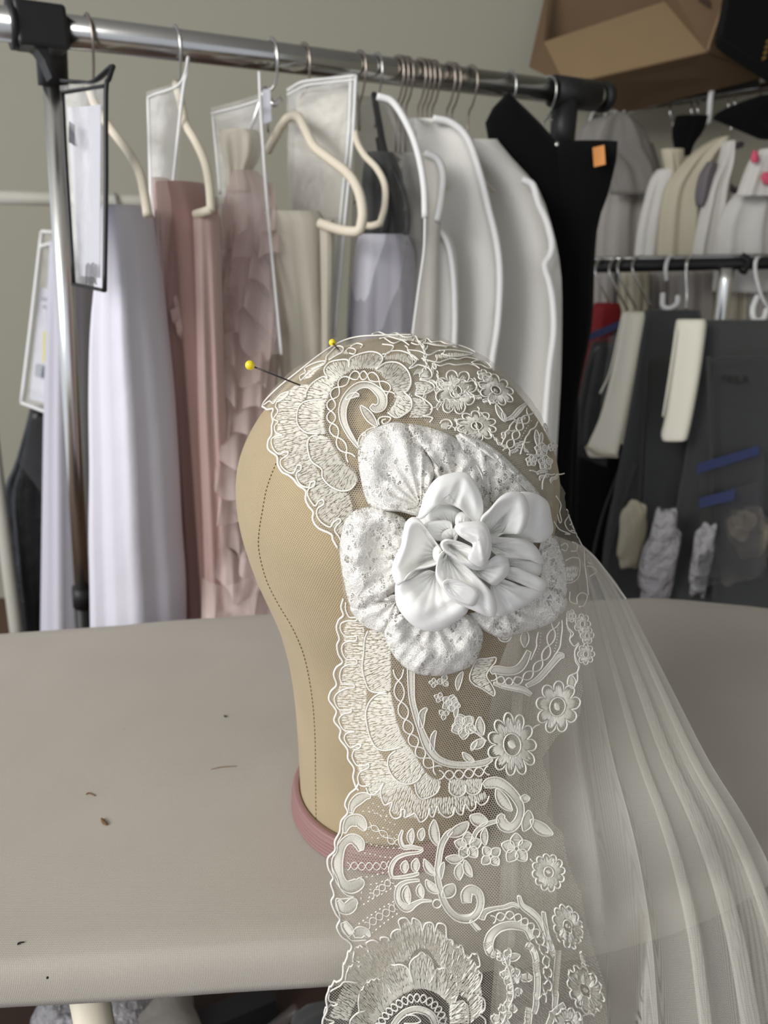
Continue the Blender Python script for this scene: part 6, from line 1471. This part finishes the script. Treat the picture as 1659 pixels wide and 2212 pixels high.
petal('chiffon_petal', [(660, 1000), (655, 1080), (690, 1150), (760, 1232), (880, 1292), (1022, 1340), (1044, 1260), (1012, 1180), (930, 1090), (850, 1010), (770, 930), (715, 912), (680, 940)], (720, 945), [(0, 16), (.3, 20), (.6, 25), (.88, 27), (1, 23)], SAT, [(950, 1230, 16, 90, -0.35, -3), (800, 1040, 150, 12, 0.85, -2.5)], **GA)
petal('chiffon_fold', [(700, 1120), (735, 1098), (800, 1105), (880, 1140), (935, 1185), (925, 1235), (885, 1272), (790, 1238), (715, 1175)], (730, 1130), [(0, 27), (.5, 29.5), (.9, 30), (1, 27)], SAT, [], gath=(8, 0.6))
petal('chiffon_petal', [(880, 1030), (960, 1010), (1050, 940), (1108, 952), (1130, 1040), (1098, 1092), (1030, 1140), (960, 1105), (900, 1070)], (910, 1040), [(0, 17), (.4, 21), (.8, 24), (1, 21)], SAT, [(1040, 1015, 80, 12, -0.25, -3)], **GA)
petal('chiffon_petal', [(685, 870), (720, 842), (780, 850), (840, 870), (900, 900), (960, 930), (995, 985), (970, 1030), (920, 1042), (850, 1022), (770, 965), (705, 920)], (740, 880), [(0, 20), (.35, 24), (.75, 28), (1, 25)], SAT, [(840, 950, 130, 9, 0.6, -3.5), (830, 905, 120, 10, 0.55, 2)], **GA)
petal('chiffon_petal', [(775, 770), (800, 742), (870, 730), (962, 735), (1003, 800), (1014, 890), (996, 970), (950, 1022), (895, 1000), (862, 965), (885, 910), (890, 875), (850, 850), (800, 815)], (930, 850), [(0, 32), (.4, 32), (.75, 31), (1, 27)], SAT, [(860, 800, 60, 14, 0.35, -2), (950, 920, 16, 90, -0.2, 1.5)], back=7.0)
for k, (pts, pv) in enumerate((([(590, 740), (680, 722), (750, 730), (760, 780), (715, 850), (640, 850), (585, 800)], (745, 800)), ([(690, 880), (690, 810), (750, 770), (800, 790), (790, 850), (740, 890)], (760, 850)), ([(640, 970), (640, 905), (690, 870), (735, 905), (720, 975), (680, 1015)], (715, 930)), ([(780, 750), (785, 690), (830, 668), (880, 710), (875, 775), (810, 790)], (820, 775)))):
    petal('gathered_tuck', pts, pv, [(0, 14), (.5, 18 + k), (.9, 19), (1, 15)], SAT, [], na=40, nr=10, gath=(9, 2.0))

# ================================================================ TULLE VEIL
tv = thing('tulle_veil', 'soft pleated white tulle veil falling from the back of the cap', 'veil', tuple(at_d(1255, 1180, .49)))
Rp = cr([(1262, 1180, .500), (1310, 1232, .495), (1350, 1290, .49), (1440, 1465, .475), (1530, 1640, .462), (1605, 1760, .452), (1660, 1865, .444), (1720, 2020, .434), (1760, 2180, .425), (1790, 2330, .415)], 8)
Lp = cr([(1180, 1150, .490), (1150, 1250, .475), (1120, 1400, .455), (1098, 1600, .435), (1086, 1800, .415), (1075, 2000, .398), (1060, 2180, .385), (1050, 2330, .375)], 8)
NVv, NU = 60, 220
Rp, Lp = resample(Rp, NVv), resample(Lp, NVv)
def pleats(name, k, A, B, seed, u0=0.0, u1=1.0, push=0.0, v0=0):
    rnd = random.Random(seed); ph = [rnd.uniform(0, 6.28) for _ in range(5)]
    rows, uv = [], []
    for i in range(v0, NVv):
        v = i / (NVv - 1); r = []
        grow = 0.35 + 0.65 * smooth01(v * 1.6)
        for j in range(NU + 1):
            u = u0 + (u1 - u0) * j / NU
            w = u * k * 2 * math.pi + 1.3 * math.sin(5 * u + ph[0]) + 0.5 * math.sin(2.5 * v + ph[1] + 3 * u)
            env = min(1, (u - u0) / 0.04, (u1 - u) / 0.03) if True else 1
            uu = u + A * math.sin(w) * max(0, env) * (0.7 + 0.5 * math.sin(7 * u + ph[2]))
            x = Lp[i][0] + (Rp[i][0] - Lp[i][0]) * uu; y = Lp[i][1] + (Rp[i][1] - Lp[i][1]) * uu
            d = Lp[i][2] + (Rp[i][2] - Lp[i][2]) * uu + B * grow * math.cos(w) + push
            d += 0.0
            h = BV.ray_cast(CAM, ray(x, y).normalized())
            if h[0] is not None:
                dd = proj(h[0])[2] + 0.007 + push
                if d < dd: d = dd + 0.25 * B * math.cos(w)
            p = at_d(x, y, d)
            kz = smooth01((0.985 - p.z) / 0.10)                   # slides over the board edge, just behind the lace
            yl = 0.299 + 0.13 * max(0, p.x - 0.03) + 0.8 * max(0, p.x - 0.03) ** 2 + push * 0.2 + 0.0015 * math.cos(w)
            if p.y > yl: p = CAM + (p - CAM) * ((p.y + kz * (yl - p.y)) / p.y)
            r.append(p); uv.append((u * 0.75, v * 0.5))
        rows.append(r)
    b = MB(); b.grid(rows)
    return b.build(name, 'tulle', tv, True, uv)
pleats('veil_layer', 7, 0.050, 0.0035, 3)
pleats('veil_layer', 4, 0.085, 0.004, 8, 0.04, 0.95, 0.010)
# veil edge gathered onto the cap
o = ptube('gathered_edge', [(1255, 1178, .502), (1285, 1205, .50), (1320, 1250, .498), (1352, 1294, .495)], 0.0007, 'cord', tv, 5)

# ================================================================ PINS
def pin(label, bead, tipp, r, extra=0.0):
    t = thing('dress_pin', label, 'pin', tuple(bead), 'dressmaking pins')
    b = MB(); b.sphere(bead, r, 20, 14); b.build('bead_head', 'yellow', t)
    b = MB(); b.tube([bead, tipp], 0.00042, 8); b.build('shaft', 'pinsteel', t)
p_in = LP(650, 833, 0.0)[0]
d_in = proj(p_in)[2]
pin('yellow bead headed pin sticking out over the pink ruffles', at_d(540, 789, d_in - 0.01), p_in + (p_in - at_d(540, 789, d_in - 0.01)).normalized() * 0.006, 0.0024)
p2 = LP(735, 760, 0.0)[0]
pin('yellow bead headed pin peeping over the crown of the cap', at_d(718, 740, proj(p2)[2] + 0.012), p2, 0.0019)
